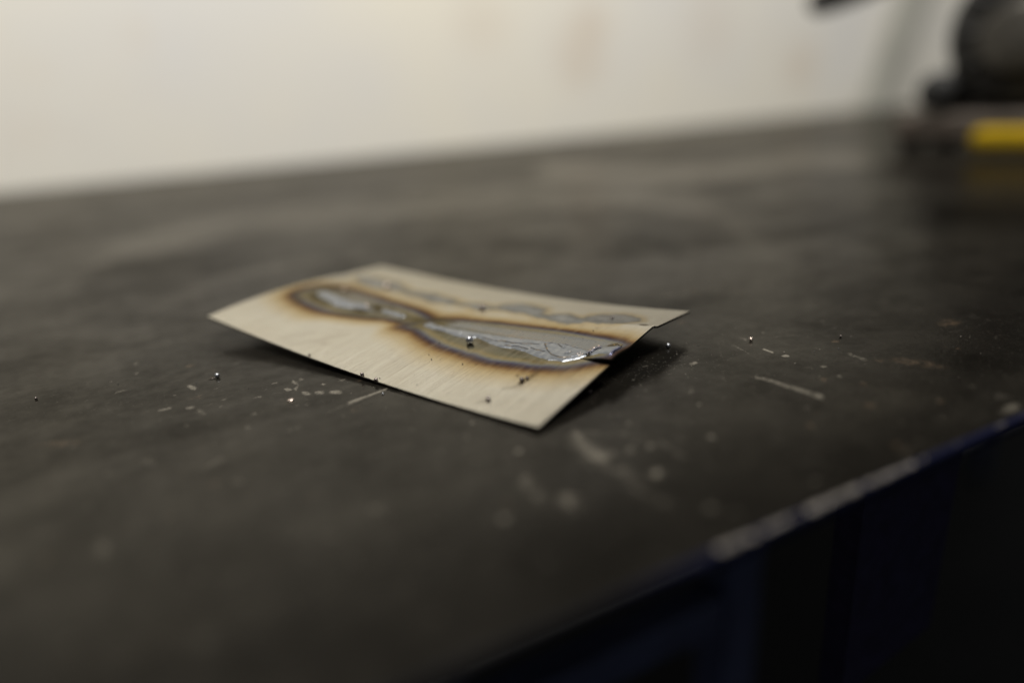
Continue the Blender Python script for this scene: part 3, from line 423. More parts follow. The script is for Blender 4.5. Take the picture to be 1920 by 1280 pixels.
SPOTS = [[(9.97,51.52),(22.85,51.85),(37.98,49.79),(49.01,49.71),(60.09,48.91),(69.41,49.49),(79.4,51.15),(89.63,50.45),(99,50.18),(107.2,51.02),(117.05,55.38),(114.86,59.4),(105.05,54.56),(97.05,53.32),(87.54,53.66),(77.01,54.49),(67.03,52.56),(57.64,52),(46.34,52.91),(35.13,53.06),(19.79,55.13),(6.57,54.83)], [(32.88,53.25),(33.3,51.44),(31.37,49.8),(27.33,48.72),(21.93,48.38),(16.11,48.87),(10.92,50.21),(7.55,52.09),(6.93,54.01),(9.02,55.76),(13.4,56.91),(19.17,57.16),(25.1,56.48),(29.98,55.06)], [(44.27,49.8),(44.37,48.93),(43.05,48.46),(40.55,48.47),(37.33,48.94),(33.99,49.83),(31.15,50.98),(29.53,52.09),(29.41,52.98),(30.81,53.48),(33.44,53.48),(36.75,52.97),(40.06,52.06),(42.73,50.93)], [(58.27,50.63),(58.48,49.15),(56.68,48.02),(53.25,47.4),(48.81,47.37),(44.17,47.99),(40.19,49.19),(37.67,50.8),(37.28,52.42),(39.1,53.74),(42.72,54.48),(47.39,54.43),(52.14,53.62),(56.02,52.24)], [(71.88,51.13),(72.18,50.02),(71.4,49.07),(69.72,48.45),(67.45,48.25),(65.03,48.53),(62.9,49.26),(61.49,50.32),(61.08,51.52),(61.77,52.63),(63.44,53.37),(65.77,53.57),(68.28,53.18),(70.47,52.3)], [(88.2,56.89),(88.78,54.74),(87.71,52.78),(85.2,51.32),(81.66,50.71),(77.94,50.79),(74.7,51.66),(72.5,53.3),(71.84,55.4),(72.86,57.54),(75.4,59.26),(78.93,60.14),(82.74,59.96),(86.05,58.77)], [(94.09,50.48),(94.04,49.8),(93,49.34),(91.18,49.17),(88.93,49.33),(86.67,49.8),(84.84,50.49),(83.81,51.3),(83.7,52.2),(84.67,52.85),(86.51,53.09),(88.85,52.87),(91.22,52.21),(93.15,51.27)], [(105.05,51.14),(105.25,49.67),(104.13,48.5),(101.93,47.81),(99.04,47.71),(96,48.24),(93.39,49.35),(91.72,50.87),(91.13,52.83),(91.92,54.62),(94.03,55.72),(97.04,55.84),(100.31,54.94),(103.18,53.22)], [(118.03,58.02),(118.55,55.42),(117.49,52.95),(115.03,51.15),(111.52,50.47),(107.96,50.42),(105.02,51.07),(103,52.81),(102.41,55.26),(103.42,57.89),(105.87,60.12),(109.26,61.43),(112.89,61.46),(116.02,60.21)]]
BURNS = [([(19.4,27.77),(20.23,26.44),(20.12,25.56),(19.11,25.27),(17.39,25.63),(15.28,26.58),(13.15,27.96),(11.41,29.53),(10.43,30.96),(10.46,31.94),(11.5,32.25),(13.35,31.82),(15.6,30.75),(17.76,29.3)], .75, 1.6), ([(25.04,25.89),(25.14,25.4),(24.42,25.11),(23.02,25.09),(21.21,25.33),(19.33,25.8),(17.75,26.41),(16.79,27.04),(16.66,27.56),(17.39,27.86),(18.84,27.88),(20.7,27.61),(22.59,27.12),(24.13,26.51)], .75, 1.2), ([(20.01,39.14),(19.94,38.49),(18.59,37.72),(16.24,36.97),(13.34,36.38),(10.46,36.05),(8.15,36.07),(6.89,36.45),(6.92,37.13),(8.27,37.95),(10.65,38.75),(13.59,39.36),(16.5,39.64),(18.79,39.55)], .8, 1.2), ([(22.58,37.29),(22.95,36.75),(22.91,36.25),(22.46,35.9),(21.7,35.75),(20.78,35.84),(19.87,36.15),(19.14,36.62),(18.76,37.16),(18.78,37.67),(19.23,38.04),(20,38.19),(20.94,38.09),(21.86,37.77)], .7, 1.0), ([(40.43,29.32),(40.98,28.43),(40.88,27.63),(40.13,27.06),(38.9,26.83),(37.42,26.99),(35.96,27.5),(34.82,28.28),(34.22,29.18),(34.3,30.02),(35.04,30.62),(36.3,30.85),(37.83,30.67),(39.3,30.12)], .85, 1.5), ([(41.71,34.33),(42.84,33.08),(43.44,31.91),(43.42,31.05),(42.8,30.65),(41.69,30.78),(40.3,31.42),(38.9,32.47),(37.74,33.73),(37.06,34.95),(37.02,35.88),(37.65,36.31),(38.82,36.15),(40.27,35.43)], .9, 1.5), ([(45.67,35.89),(45.85,35.46),(45.58,35.16),(44.93,35.06),(44.01,35.17),(43.01,35.48),(42.12,35.92),(41.51,36.42),(41.32,36.87),(41.58,37.18),(42.24,37.28),(43.18,37.16),(44.19,36.84),(45.08,36.39)], .8, 1.0),
         ([(63.43,31.69),(63.63,30.84),(62.85,30.11),(61.25,29.62),(59.12,29.47),(56.88,29.68),(54.96,30.23),(53.75,31.03),(53.49,31.91),(54.25,32.7),(55.9,33.22),(58.09,33.36),(60.36,33.09),(62.27,32.49)], .7, 2.0), ([(70.13,36.8),(70.25,36.01),(69.4,35.25),(67.77,34.64),(65.67,34.3),(63.5,34.29),(61.68,34.63),(60.58,35.28),(60.42,36.09),(61.24,36.92),(62.9,37.58),(65.05,37.92),(67.26,37.87),(69.07,37.47)], .75, 1.5), ([(73,29.03),(72.75,28.74),(71.57,28.69),(69.66,28.9),(67.38,29.31),(65.18,29.85),(63.5,30.43),(62.69,30.92),(62.93,31.23),(64.17,31.29),(66.15,31.09),(68.46,30.65),(70.64,30.09),(72.25,29.5)], .55, 1.0), ([(90.41,27.52),(90.32,27.15),(89.56,27.05),(88.29,27.23),(86.74,27.67),(85.21,28.27),(84,28.93),(83.37,29.52),(83.45,29.91),(84.24,30.02),(85.55,29.83),(87.14,29.37),(88.66,28.75),(89.83,28.09)], .6, .8), ([(102.83,26.95),(102.61,26.64),(101.62,26.46),(100.04,26.44),(98.16,26.57),(96.36,26.84),(94.99,27.2),(94.34,27.58),(94.55,27.91),(95.58,28.11),(97.21,28.14),(99.11,28),(100.89,27.7),(102.22,27.32)], .55, .8), ([(109.95,24.54),(109.84,24.12),(109.06,23.82),(107.76,23.67),(106.18,23.72),(104.63,23.95),(103.42,24.33),(102.79,24.78),(102.88,25.21),(103.68,25.54),(105.02,25.7),(106.62,25.64),(108.17,25.38),(109.35,24.99)], .45, 1.0), ([(122.27,39.77),(122.4,39.28),(122.26,38.66),(121.87,38.04),(121.31,37.53),(120.7,37.23),(120.15,37.2),(119.77,37.46),(119.63,37.95),(119.77,38.57),(120.16,39.21),(120.72,39.73),(121.34,40.02),(121.89,40.03)], .95, .5), ([(65.03,28.05),(64.92,27.48),(63.66,27.16),(61.5,27.15),(58.83,27.45),(56.17,28.01),(54.04,28.73),(52.88,29.47),(52.95,30.09),(54.25,30.44),(56.51,30.45),(59.25,30.12),(61.91,29.51),(63.97,28.77)], .6, 1.5), ([(67.44,33.71),(67.4,32.99),(66.19,32.37),(64.05,31.94),(61.38,31.79),(58.7,31.95),(56.52,32.4),(55.3,33.08),(55.28,33.84),(56.5,34.53),(58.7,35),(61.44,35.13),(64.15,34.91),(66.28,34.39)], .75, 1.5), ([(12.24,26.86),(14.28,25.11),(15.58,23.56),(15.93,22.47),(15.3,22.02),(13.82,22.3),(11.74,23.26),(9.44,24.76),(7.33,26.51),(5.85,28.18),(5.35,29.41),(5.96,29.9),(7.59,29.55),(9.84,28.45)], .55, 1.8), ([(48.61,28.33),(48.29,27.53),(46.33,26.36),(43.1,25.01),(39.25,23.73),(35.51,22.76),(32.63,22.32),(31.18,22.52),(31.47,23.34),(33.44,24.62),(36.7,26.07),(40.6,27.38),(44.36,28.28),(47.21,28.6)], .45, 1.5)]
SCARS = [([(110.25,15.01),(110.56,14.72),(110.81,14.32),(110.97,13.88),(110.99,13.5),(110.87,13.25),(110.64,13.17),(110.35,13.29),(110.04,13.57),(109.79,13.97),(109.63,14.41),(109.61,14.8),(109.72,15.05),(109.95,15.13)], 1., .5), ([(111.23,12.51),(111.58,18.47),(110.93,21.45),(110.32,21.86),(110.46,19.33),(109.66,13.72)], .62, 1.0), ([(110.43,13.64),(108.15,10.59),(108.51,10.21),(111.49,12.46)], .45, 1.2), ([(108.73,4.61),(108.83,4.38),(108.77,4.14),(108.56,3.93),(108.26,3.81),(107.9,3.78),(107.58,3.86),(107.34,4.03),(107.24,4.27),(107.3,4.51),(107.51,4.72),(107.82,4.85),(108.17,4.87),(108.5,4.79)], .75, .7), ([(107.63,4.78),(105.98,3.21),(106.31,2.85),(108.45,3.87)], .4, .8), ([(107.49,16.99),(107.67,16.71),(107.78,16.47),(107.79,16.32),(107.7,16.29),(107.53,16.38),(107.31,16.57),(107.09,16.83),(106.91,17.11),(106.8,17.35),(106.79,17.5),(106.87,17.54),(107.04,17.45),(107.26,17.25)], .85, .3), ([(116.84,8.33),(116.96,8.05),(116.91,7.78),(116.72,7.56),(116.42,7.45),(116.06,7.45),(115.72,7.58),(115.47,7.8),(115.35,8.08),(115.39,8.36),(115.59,8.58),(115.89,8.69),(116.25,8.68),(116.59,8.55)], .12, 1.0), ([(121.99,19.56),(122.24,19.14),(122.34,18.62),(122.26,18.12),(122.04,17.73),(121.7,17.52),(121.33,17.54),(120.98,17.78),(120.73,18.2),(120.62,18.72),(120.69,19.23),(120.92,19.63),(121.25,19.84),(121.64,19.81)], .22, 1.5),
         ([(47.63,8.13),(47.88,7.82),(47.94,7.39),(47.8,6.92),(47.49,6.52),(47.07,6.25),(46.63,6.17),(46.24,6.3),(46,6.61),(45.93,7.03),(46.07,7.5),(46.38,7.91),(46.8,8.18),(47.24,8.26)], .22, .8), ([(39.51,2.51),(44.7,7.73),(48.84,14.88),(48.06,15.44),(43.96,8.24),(38.78,3)], .18, .8), ([(32.77,2.05),(38.98,10.38),(37.71,11.25),(31.53,2.81)], .10, 1.0), ([(123.71,51.81),(123.76,51.43),(123.48,51.22),(122.97,51.15),(122.34,51.19),(121.72,51.34),(121.16,51.69),(120.82,52.09),(120.77,52.47),(121.02,52.75),(121.51,52.88),(122.15,52.82),(122.82,52.59),(123.37,52.23)], .8, .4), ([(111.47,47.51),(111.6,47.21),(111.62,46.96),(111.52,46.79),(111.33,46.75),(111.08,46.83),(110.82,47.03),(110.61,47.31),(110.48,47.61),(110.46,47.87),(110.55,48.04),(110.75,48.08),(111,47.99),(111.26,47.79)], .3, .5), ([(113.1,18.18),(113.5,17.51),(113.66,16.66),(113.54,15.79),(113.16,15.08),(112.61,14.64),(111.99,14.58),(111.42,14.9),(111,15.55),(110.84,16.4),(110.95,17.29),(111.32,18.03),(111.88,18.47),(112.52,18.52)], .10, 2.0)]
RUBS = [([(52.99,1.03),(49.36,6.53),(48.83,6.65),(51.98,1.25)], .9, .5), ([(63.09,0.31),(60.88,6.01),(60.07,6.33),(61.55,0.89)], .6, .7), ([(92.37,-1.67),(88.99,9.27),(86.75,10.22),(90.3,-0.9)], .35, 1.2), ([(72.05,1.34),(69.76,16.8),(68.37,17.59),(70.8,1.94)], .3, .8)]
def make_sheet(s0, s1, t0, t1, lift=None, trim=None):
    gs = np.linspace(s0, s1, int((s1-s0)/0.4)+1); gt = np.linspace(0, 1, int((t1-t0)/0.4)+1)
    Sx, Q = np.meshgrid(gs, gt)
    lo = np.full_like(Sx, t0); hi = np.full_like(Sx, t1)
    if trim: lo, hi = trim(Sx, lo, hi)
    edge_n = np.array([0.10*noise.noise(Vector((x*0.7, t0, 2))) for x in gs])[None, :]
    Ty = lo + (hi-lo)*Q + edge_n*np.where((Q == 0) | (Q == 1), 1, 0)
    Z = sheet_z(Sx, Ty)
    if lift is not None: Z = Z + lift(Sx, Ty)
    ny_, nx_ = Sx.shape; n = nx_*ny_
    top = np.stack([Sx.ravel(), Ty.ravel(), Z.ravel()], 1); bot = top.copy(); bot[:, 2] -= THICK
    id_ = np.arange(n).reshape(ny_, nx_)
    F = np.stack([id_[:-1, :-1], id_[:-1, 1:], id_[1:, 1:], id_[1:, :-1]], -1).reshape(-1, 4)
    Fb = F[:, ::-1] + n
    ring = np.concatenate([id_[0, :], id_[1:, -1], id_[-1, -2::-1], id_[-2:0:-1, 0]])
    rt = top[ring]; rb = bot[ring]; m_ = len(ring); o0 = 2*n
    ids = np.arange(m_); nxt = np.roll(ids, -1)
    # tiny rounded shoulder between the face and the sheared edge
    cen = np.array([(s0+s1)/2, (t0+t1)/2]); out = np.zeros((m_, 2))
    out[:nx_-1, 1] = -1; out[nx_:nx_+ny_-2, 0] = 1; out[nx_+ny_-2:2*nx_+ny_-3, 1] = 1; out[2*nx_+ny_-2:, 0] = -1
    sh = rt.copy(); sh[:, :2] += out*0.07; sh[:, 2] -= 0.07
    sb = rb.copy(); sb[:, :2] += out*0.07
    allv = np.concatenate([top, bot, rt, sh, sh, sb])*MM
    Fs = np.stack([o0+ids, o0+m_+ids, o0+m_+nxt, o0+nxt], 1)
    Fe = np.stack([o0+2*m_+ids, o0+3*m_+ids, o0+3*m_+nxt, o0+2*m_+nxt], 1)
    Fu = np.stack([o0+3*m_+ids, n+ring[ids], n+ring[nxt], o0+3*m_+nxt], 1)
    faces = np.concatenate([F, Fs, Fe, Fb, Fu])
    me = bpy.data.meshes.new("sheet"); me.from_pydata(allv.tolist(), [], faces.tolist()); me.update()
    SS = np.concatenate([Sx.ravel()]*2 + [rt[:, 0]]*4); TT = np.concatenate([Ty.ravel()]*2 + [rt[:, 1]]*4)
    heat = np.maximum(poly_sd(LOBE_R, SS, TT), poly_sd(LOBE_L, SS, TT))
    up = sstep(TT, 30.5, 35.5)*sstep(SS, 66, 78)*(1-0.6*sstep(SS, 105, 121)); low = (1-sstep(TT, 30, 35))*sstep(SS, 26, 36)*(1-sstep(SS, 50, 58))
    upl = sstep(TT, 38, 44)*(1-sstep(SS, 56, 66))*sstep(SS, 14, 24)
    heat = heat*(1 + 0.65*up + 0.6*low + 0.4*upl)
    fattr(me, "tint_depth", heat)
    ox = np.zeros_like(SS)
    for i, pl in enumerate(OXIDE): ox = np.maximum(ox, (0.95 if i == 0 else 0.6)*sstep(poly_sd(pl, SS, TT), -1.2, 1.6))
    fattr(me, "oxide", ox)
    fattr(me, "spot", np.max([poly_sd(pl, SS, TT) for pl in SPOTS], 0))
    for nm, lst in (("burn", BURNS), ("scar", SCARS), ("rub", RUBS)):
        a_ = np.zeros_like(SS)
        for pl, st, sf in lst: a_ = np.maximum(a_, st*sstep(poly_sd(pl, SS, TT), -sf, sf))
        fattr(me, nm, a_)
    me.materials.append(M_SHEET); me.materials.append(M_CUT)
    mi = np.zeros(len(faces), np.int32); mi[len(F)+len(Fs):] = 1
    me.polygons.foreach_set('material_index', mi); me.polygons.foreach_set('use_smooth', [True]*len(faces))
    o = bpy.data.objects.new("sheet", me); col.objects.link(o); o.parent = plate
    return o
endlift = lambda s, t: 0.95*sstep(s, PL-10, PL-1.5)*(1-sstep(t, SEAM1+2, SEAM1+10))
def mid_z(s, t): return sheet_z(s, t) + np.where(t > SEAM1, endlift(s, t), 0)
make_sheet(0, PL, 0, SEAM1, trim=lambda s, lo, hi: (lo, hi - 0.75*sstep(s, PL-7, PL)))['label'] = "front strip of brushed steel with straw and blue tint"
make_sheet(0, PL-0.15, SEAM1+0.06, SEAM2, lift=endlift)['label'] = "middle strip, its far end lifted at the weld crater"
make_sheet(1.1, PL+1.0, SEAM2+0.06, PW)['label'] = "back strip along the row of grey tack spots"

# weld beads: solid mounds of frozen metal, grooved where the puddle wrinkled
GROOVES = [[(103.49,33.92),(106.65,30.56),(109.15,28.81),(112.22,28.25)], [(103.69,33.64),(104.87,35.09),(107.07,34.76),(109.13,33.38)], [(101.57,30.45),(103.81,29.9),(106.23,29.76)], [(108.24,35.48),(110.99,34.97),(113.74,34.13)], [(91.04,31.4),(94.86,31.09),(98.47,32.12),(102.07,33.07)], [(112.22,28.25),(115.01,29.45),(116.89,31.56)], [(94.09,29.33),(97.75,30.06),(101.16,29.62)], [(84.83,31.05),(88.98,30.54),(93.07,31.11)], [(112.14,30.75),(112.67,31.87)]]
def make_bead(poly, hmax, wid, grooves=(), step=0.16, seed=1.0):
    P = np.array(poly); lo = P.min(0)-0.6; hi = P.max(0)+0.6
    gs = np.arange(lo[0], hi[0], step); gt = np.arange(lo[1], hi[1], step)
    Sx, Ty = np.meshgrid(gs, gt)
    flat = np.stack([Sx.ravel(), Ty.ravel()], 1)
    w1 = np.array([noise.noise(Vector((x*0.55, y*0.8, seed))) for x, y in flat]).reshape(Sx.shape)
    w2 = np.array([noise.noise(Vector((x*1.7, y*2.2, seed+4))) for x, y in flat]).reshape(Sx.shape)
    sd = poly_sd(poly, Sx, Ty) + 0.28*w1 + 0.10*w2
    h = np.where(sd > 0, hmax*(1-np.exp(-sd/wid*1.6)), sd*0.9)
    h = h*(1 + np.where(sd > 0, 0.16*w1 + 0.04*w2, 0)) + np.where(sd > 0.2, 0.022*np.sin(Sx*2.6 + 2.0*w1 + (Ty-30)**2*0.05), 0)
    g = np.zeros_like(h)
    for pl in grooves:
        dd = line_d(pl, Sx, Ty) + 0.10*w2; g = np.maximum(g, np.exp(-(dd/0.20)**2))
        h = h + np.where(sd > 0.1, 0.05*np.exp(-((dd-0.45)/0.25)**2), 0)
    h = h - 0.12*g*(sd > 0.15)
    Z = mid_z(Sx, Ty) + h
    keep = sd > -0.35
    ny_, nx_ = Sx.shape; id_ = np.arange(nx_*ny_).reshape(ny_, nx_)
    cell = keep[:-1, :-1] & keep[:-1, 1:] & keep[1:, 1:] & keep[1:, :-1]
    F = np.stack([id_[:-1, :-1], id_[:-1, 1:], id_[1:, 1:], id_[1:, :-1]], -1)[cell]
    used = np.unique(F); remap = -np.ones(nx_*ny_, int); remap[used] = np.arange(len(used))
    vs = np.stack([Sx.ravel(), Ty.ravel(), Z.ravel()], 1)[used]*MM
    me = bpy.data.meshes.new("weld_bead"); me.from_pydata(vs.tolist(), [], remap[F].tolist()); me.update()
    fattr(me, "groove", g.ravel()[used])
    return add("weld_bead", me, M_BEAD, plate)
make_bead([(62.82,30.88),(63.03,33.12),(67.62,32.53),(71,32.46),(78.1,33.31),(88.74,34.31),(98.64,35.46),(108.27,36.18),(112.91,35.2),(117.47,33.59),(117.6,31.15),(115.83,28.63),(113.39,26.95),(109.52,26.41),(105.29,27.14),(100.82,28.47),(96.41,28.83),(93.79,28.13),(89.29,28.79),(85.15,30.22),(82.68,30.68),(81.23,29.22),(78.81,28.88),(74.52,29.26),(71.81,30.02),(66.94,29.69),(64.13,29.98)], 0.35, 1.0, GROOVES)['label'] = "long grey wrinkled weld bead ending in a crater"
make_bead([(11.69,32.2),(14.35,34.71),(22.42,33.23),(29.48,32.58),(33.89,33.83),(37.68,32.23),(38.37,30.97),(35.81,30.4),(31.47,29.16),(27.35,27.46),(21.3,29.16),(15.71,30.15)], 0.4, 0.8, seed=3.0)
make_bead([(41.66,33.72),(45,34.17),(50.36,34.2),(52.89,33.08),(52.93,31.05),(49.17,31.35),(44.93,31.36)], 0.4, 0.8, seed=5.0)
make_bead([(117.31,33.86),(119.71,36.71),(121.63,37.81),(123.05,38.44),(123.45,36.67),(123.48,34.54),(124.2,31.74),(123.28,32.09),(120.14,32.16),(118.5,31.4)], 0.35, 0.8, seed=8.0, step=0.12)['label'] = "small pale puddle past the crater"

def blob_mesh(name, rad, seed, sub=3, squash=1.0, amp=0.06):
    bm = bmesh.new(); bmesh.ops.create_icosphere(bm, subdivisions=sub, radius=rad)
    for v in bm.verts:
        k = 1 + amp*noise.noise(v.co/rad*1.3 + Vector((seed, 0, 0)))
        v.co *= k; v.co.z *= squash
    return bm_mesh(bm, name)
def on_sheet(name, sr, mt, squash=1.0, sink=0.15, seed=0.0, amp=0.06, lift=0.0):
    s, t, rr = sr
    o = add(name, blob_mesh(name, rr*MM, seed, 3, squash, amp), mt, plate)
    z = float(mid_z(np.array([s]), np.array([t]))[0])
    o.location = (s*MM, t*MM, (z + rr*squash*(1-sink) + lift)*MM)
    return o
for i, (sr, mt) in enumerate([((109.88,15.23,0.572), M_DARKBALL), ((110.40,16.54,0.399), M_DARKBALL), ((107.98,5.06,0.550), M_DARKBALL), ((70.67,0.35,0.483), M_DARKBALL), ((76.06,0.13,0.500), M_DARKBALL),
      ((69.16,49.65,0.811), M_DARKBALL), ((77.42,30.46,0.384), M_BALL), ((95.57,34.14,0.311), M_DARKBALL), ((110.20,56.78,0.353), M_DARKBALL), ((36.51,32.62,0.435), M_BRIGHT), ((16.69,39.75,0.468), M_BRIGHT), ((24.85,51.96,0.918), M_BRIGHT), ((49.07,0.61,0.317), M_DARKBALL)]):
    on_sheet("spatter_bead", sr, mt, 0.85, 0.25, i*3.7, 0.15)
# crater rim: shiny curled lip and burnt crumbs at the end of the weld
CR = [(117.31,31.37),(117.63,32.08),(117.88,32.92),(118.12,33.77),(118.29,34.76),(118.54,35.62),(119.16,36.1)]
CZ = [(s, t, float(mid_z(np.array([s]), np.array([t]))[0])) for s, t in CR]
tube("crater_lip", [(s*MM, t*MM, (z+0.30+0.16*math.sin(i*2.3))*MM) for i, (s, t, z) in enumerate(CZ)], [x*MM for x in (0.12, 0.30, 0.42, 0.34, 0.46, 0.36, 0.12)],
     simple("crater_metal", (0.16, 0.155, 0.18), 0.16, 1.0, 1500, 0.5, 0.9, 0.0006), plate, 14)
for i, sr in enumerate([(117.85,34.48,0.275), (118.21,36.17,0.250), (117.50,33.29,0.209), (115.78,31.39,0.195), (115.21,31.06,0.156), (116.67,31.18,0.195)]):
    on_sheet("bright_droplet", sr, M_BRIGHT, 0.8, 0.0, i*1.9, 0.3, lift=0.35)
for i, sr in enumerate([(121.23,38.51,0.171), (122.13,39.03,0.158), (122.97,38.59,0.170), (122.13,38.24,0.131), (122.98,39.38,0.131), (120.65,38.21,0.119)]):
    on_sheet("burnt_crumb", sr, simple("golden_slag", (0.34, 0.24, 0.10), 0.3, 0.6, 900) if i % 2 == 0 else M_DARKBALL, 0.9, 0.1, i*2.9, 0.5)
ED = [(124.12,31.13),(123.76,32.51),(123.52,33.94),(123.39,35.73),(123.41,37.28),(123.44,38.53)]
EZ = [(min(s, PL+0.1), t, float(mid_z(np.array([s]), np.array([t]))[0])) for s, t in ED]
M_MELT = simple("blued_melted_edge", (0.26, 0.27, 0.46), 0.2, 1.0, 900, 0.4, 0.5, 0.0005)
tube("melted_edge", [(s*MM, t*MM, (z-0.10)*MM) for s, t, z in EZ], [x*MM for x in (0.10, 0.34, 0.52, 0.42, 0.36, 0.10)], M_MELT, plate, 14)
# unseen ridge added under the seam to block light from behind
vs, fs = [], []
for i in range(57):
    s = 5 + 2.0*i; z = float(sheet_z(np.array([s]), np.array([34.0]))[0]) - THICK; zb = 0.12 + 0.25*abs(noise.noise(Vector((s*0.3, 1, 1))))
    zb = min(zb, z*0.6); o_ = 1.2*noise.noise(Vector((s*0.2, 7, 1)))
    for ty, zz_ in ((31.5, z+0.05), (33.3+o_, z*0.5), (33.6+o_, zb), (34.6+o_, zb), (35.0+o_, z*0.5), (37.0, z+0.15)): vs.append((s*MM, ty*MM, zz_*MM))
for i in range(56):
    for k in range(5): fs.append((i*6+k, i*6+k+1, (i+1)*6+k+1, (i+1)*6+k))
me = bpy.data.meshes.new("shade_ridge"); me.from_pydata(vs, [], fs); me.update(); add("shade_ridge", me, M_DARKBALL, plate)
# root of the weld hanging under the sheet; the coupon rests on it
for s, t in ((100, 44), (62, 42), (30, 50)):
    z = float(sheet_z(np.array([s]), np.array([t]))[0]) - THICK
    tube("root_drip", [(s*MM, t*MM, (z+0.1)*MM), (s*MM, t*MM, z*0.5*MM), (s*MM, t*MM, 0.05*MM)], [0.0022, 0.0017, 0.0008], M_DARKBALL, plate, 14)

# ------------------------------------------------------------------ spatter balls, loose
def table_ball(xyr, mt, label, seed, squash=1.0, amp=0.05, name="spatter_ball"):
    x, y, rr = xyr
    o = add(name, blob_mesh(name, rr*MM, seed, 3, squash, amp), mt)
    o.location = (x*MM, y*MM, rr*squash*0.96*MM)
    return tag(o, label, "metal ball", "loose weld spatter balls")
s, t, rr = (83.61,27.02,1.029)
zz = float(sheet_z(np.array([s]), np.array([t]))[0])
big = add("spatter_ball", blob_mesh("spatter_ball", rr*MM, 1.0, 4, 1.0, 0.025), M_BALL)
cz, sz = math.cos(PYAW), math.sin(PYAW)
big.location = ((PX_ + s*cz - t*sz)*MM, (PY_ + s*sz + t*cz)*MM, (zz + rr*0.95)*MM)
tag(big, "largest round shiny spatter ball, on the welded sheet beside the bead", "metal ball", "loose weld spatter balls")
b1 = table_ball((5.01,184.46,0.645), M_BALL, "dark ball with a thin tail on the table left of the sheet", 2.0)
lx, ly, rr = (5.01,184.46,0.645); (ax, ay), (bx, by) = [(4.42,183.79),(2.77,184.32)]
tube("tail", [((ax-lx)*MM, (ay-ly)*MM, -rr*0.7*MM), (((ax+bx)/2-lx)*MM, ((ay+by)/2-ly)*MM, -rr*0.78*MM), ((bx-lx)*MM, (by-ly)*MM, -rr*0.85*MM)], [0.00012, 0.0001, 0.00004], M_DARKBALL, b1, 8)
table_ball((111.90,132.41,0.620), M_BALL, "small shiny ball on the table just right of the sheet's notched end", 4.0)
table_ball((132.37,123.40,0.510), M_BRIGHT, "pale pinkish bright ball far right of the sheet, above a long scrape", 6.0)
table_ball((78.97,120.16,0.366), M_DARKBALL, "tiny dark ball in the shadow of the sheet's front right edge", 8.0, amp=0.2)
table_ball((-36.84,197.18,0.351), M_DARKBALL, "tiny dark ball alone near the left side of the table", 9.0, amp=0.12)
table_ball((152.51,111.79,0.338), M_DARKBALL, "tiny dark ball farthest right on the table, well right of the pinkish ball", 10.0, amp=0.15)
table_ball((38.52,147.80,0.229), M_BALL, "pinhead ball below the sheet's front edge beside the pale streak", 11.0, amp=0.1)
# bright torn flake among the pale patches
fx, fy, fr = (18.74,157.27,0.634)
bm = bmesh.new(); bmesh.ops.create_icosphere(bm, subdivisions=3, radius=1.0)
for v in bm.verts:
    k = 1 + 0.45*noise.noise(v.co*1.6 + Vector((3, 1, 0)))
    v.co = Vector((v.co.x*k*fr*1.25, v.co.y*k*fr*0.7, v.co.z*k*fr*0.35))*MM
fl = add("metal_flake", bm_mesh(bm, "metal_flake"), M_BRIGHT); fl.location = (fx*MM, fy*MM, fr*0.28*MM); fl.rotation_euler = (0.2, -0.1, -0.5)
tag(fl, "bright torn metal flake below the pale worn patches, left of the sheet", "metal flake")

# grit: crumbs far too many to count
def grit(name, pts, mt, parent=None):
    vs, fs = [], []
    ico = [Vector(p) for p in ((0, 0, 1), (0.9, 0, 0.2), (0.2, 0.9, 0), (-0.8, 0.3, 0.1), (-0.3, -0.9, 0), (0, 0, -1))]
    tri = ((0, 1, 2), (0, 2, 3), (0, 3, 4), (0, 4, 1), (5, 2, 1), (5, 3, 2), (5, 4, 3), (5, 1, 4))
    for x, y, z, rr in pts:
        o0 = len(vs); q = Matrix.Rotation(rng.uniform(0, 6.28), 3, 'Z')
        for p in ico:
            e = q @ p; vs.append(((x+e.x*rr*rng.uniform(.6, 1.3))*MM, (y+e.y*rr*rng.uniform(.6, 1.3))*MM, (z+(e.z+0.6)*rr*0.7)*MM))
        fs += [(a+o0, b_+o0, c_+o0) for a, b_, c_ in tri]
    me = bpy.data.meshes.new(name); me.from_pydata(vs, [], fs); me.update()
    o = add(name, me, mt, parent, smooth=False); o['kind'] = 'stuff'; return o
tri_zone = []
for _ in range(420):
    x = rng.uniform(-20, 190); y = rng.uniform(66, 240); tri_zone.append((x, y, 0.0, abs(rng.gauss(0.05, 0.06))+0.03))
tag(grit("grit", tri_zone, M_GRIT), "fine dark grit strewn over the table top", "grit")
pale = [(rng.uniform(20, 190), rng.uniform(66, 200), 0.0, abs(rng.gauss(0.03, 0.035))+0.03) for _ in range(420)]
for _ in range(160):
    a_ = rng.uniform(0, 1); pale.append(((92.12,122.84,0.128)[0] + rng.gauss(6, 8), (92.12,122.84,0.128)[1] + rng.gauss(0, 5), 0.0, rng.uniform(0.03, 0.08)))
tag(grit("pale_dust", pale, M_DUST), "scattered pale metal dust on the table right of the sheet", "dust")
sp = []
for s, t, rr in ((78.45,16.56,0.195), (80.99,14.90,0.247), (90.43,16.37,0.241), (93.74,17.68,0.200), (75.95,23.36,0.231), (76.11,1.33,0.198), (70.36,10.05,0.126), (73.85,11.51,0.111), (82.86,6.75,0.119), (72.80,9.64,0.111), (83.31,15.85,0.123), (94.52,21.91,0.122), (83.79,28.25,0.115), (104.40,28.61,0.215), (110.88,45.50,0.225), (106.05,39.04,0.125), (110.90,40.44,0.124), (115.45,39.23,0.135)):
    sp.append((s, t, float(sheet_z(np.array([s]), np.array([t]))[0]), rr))
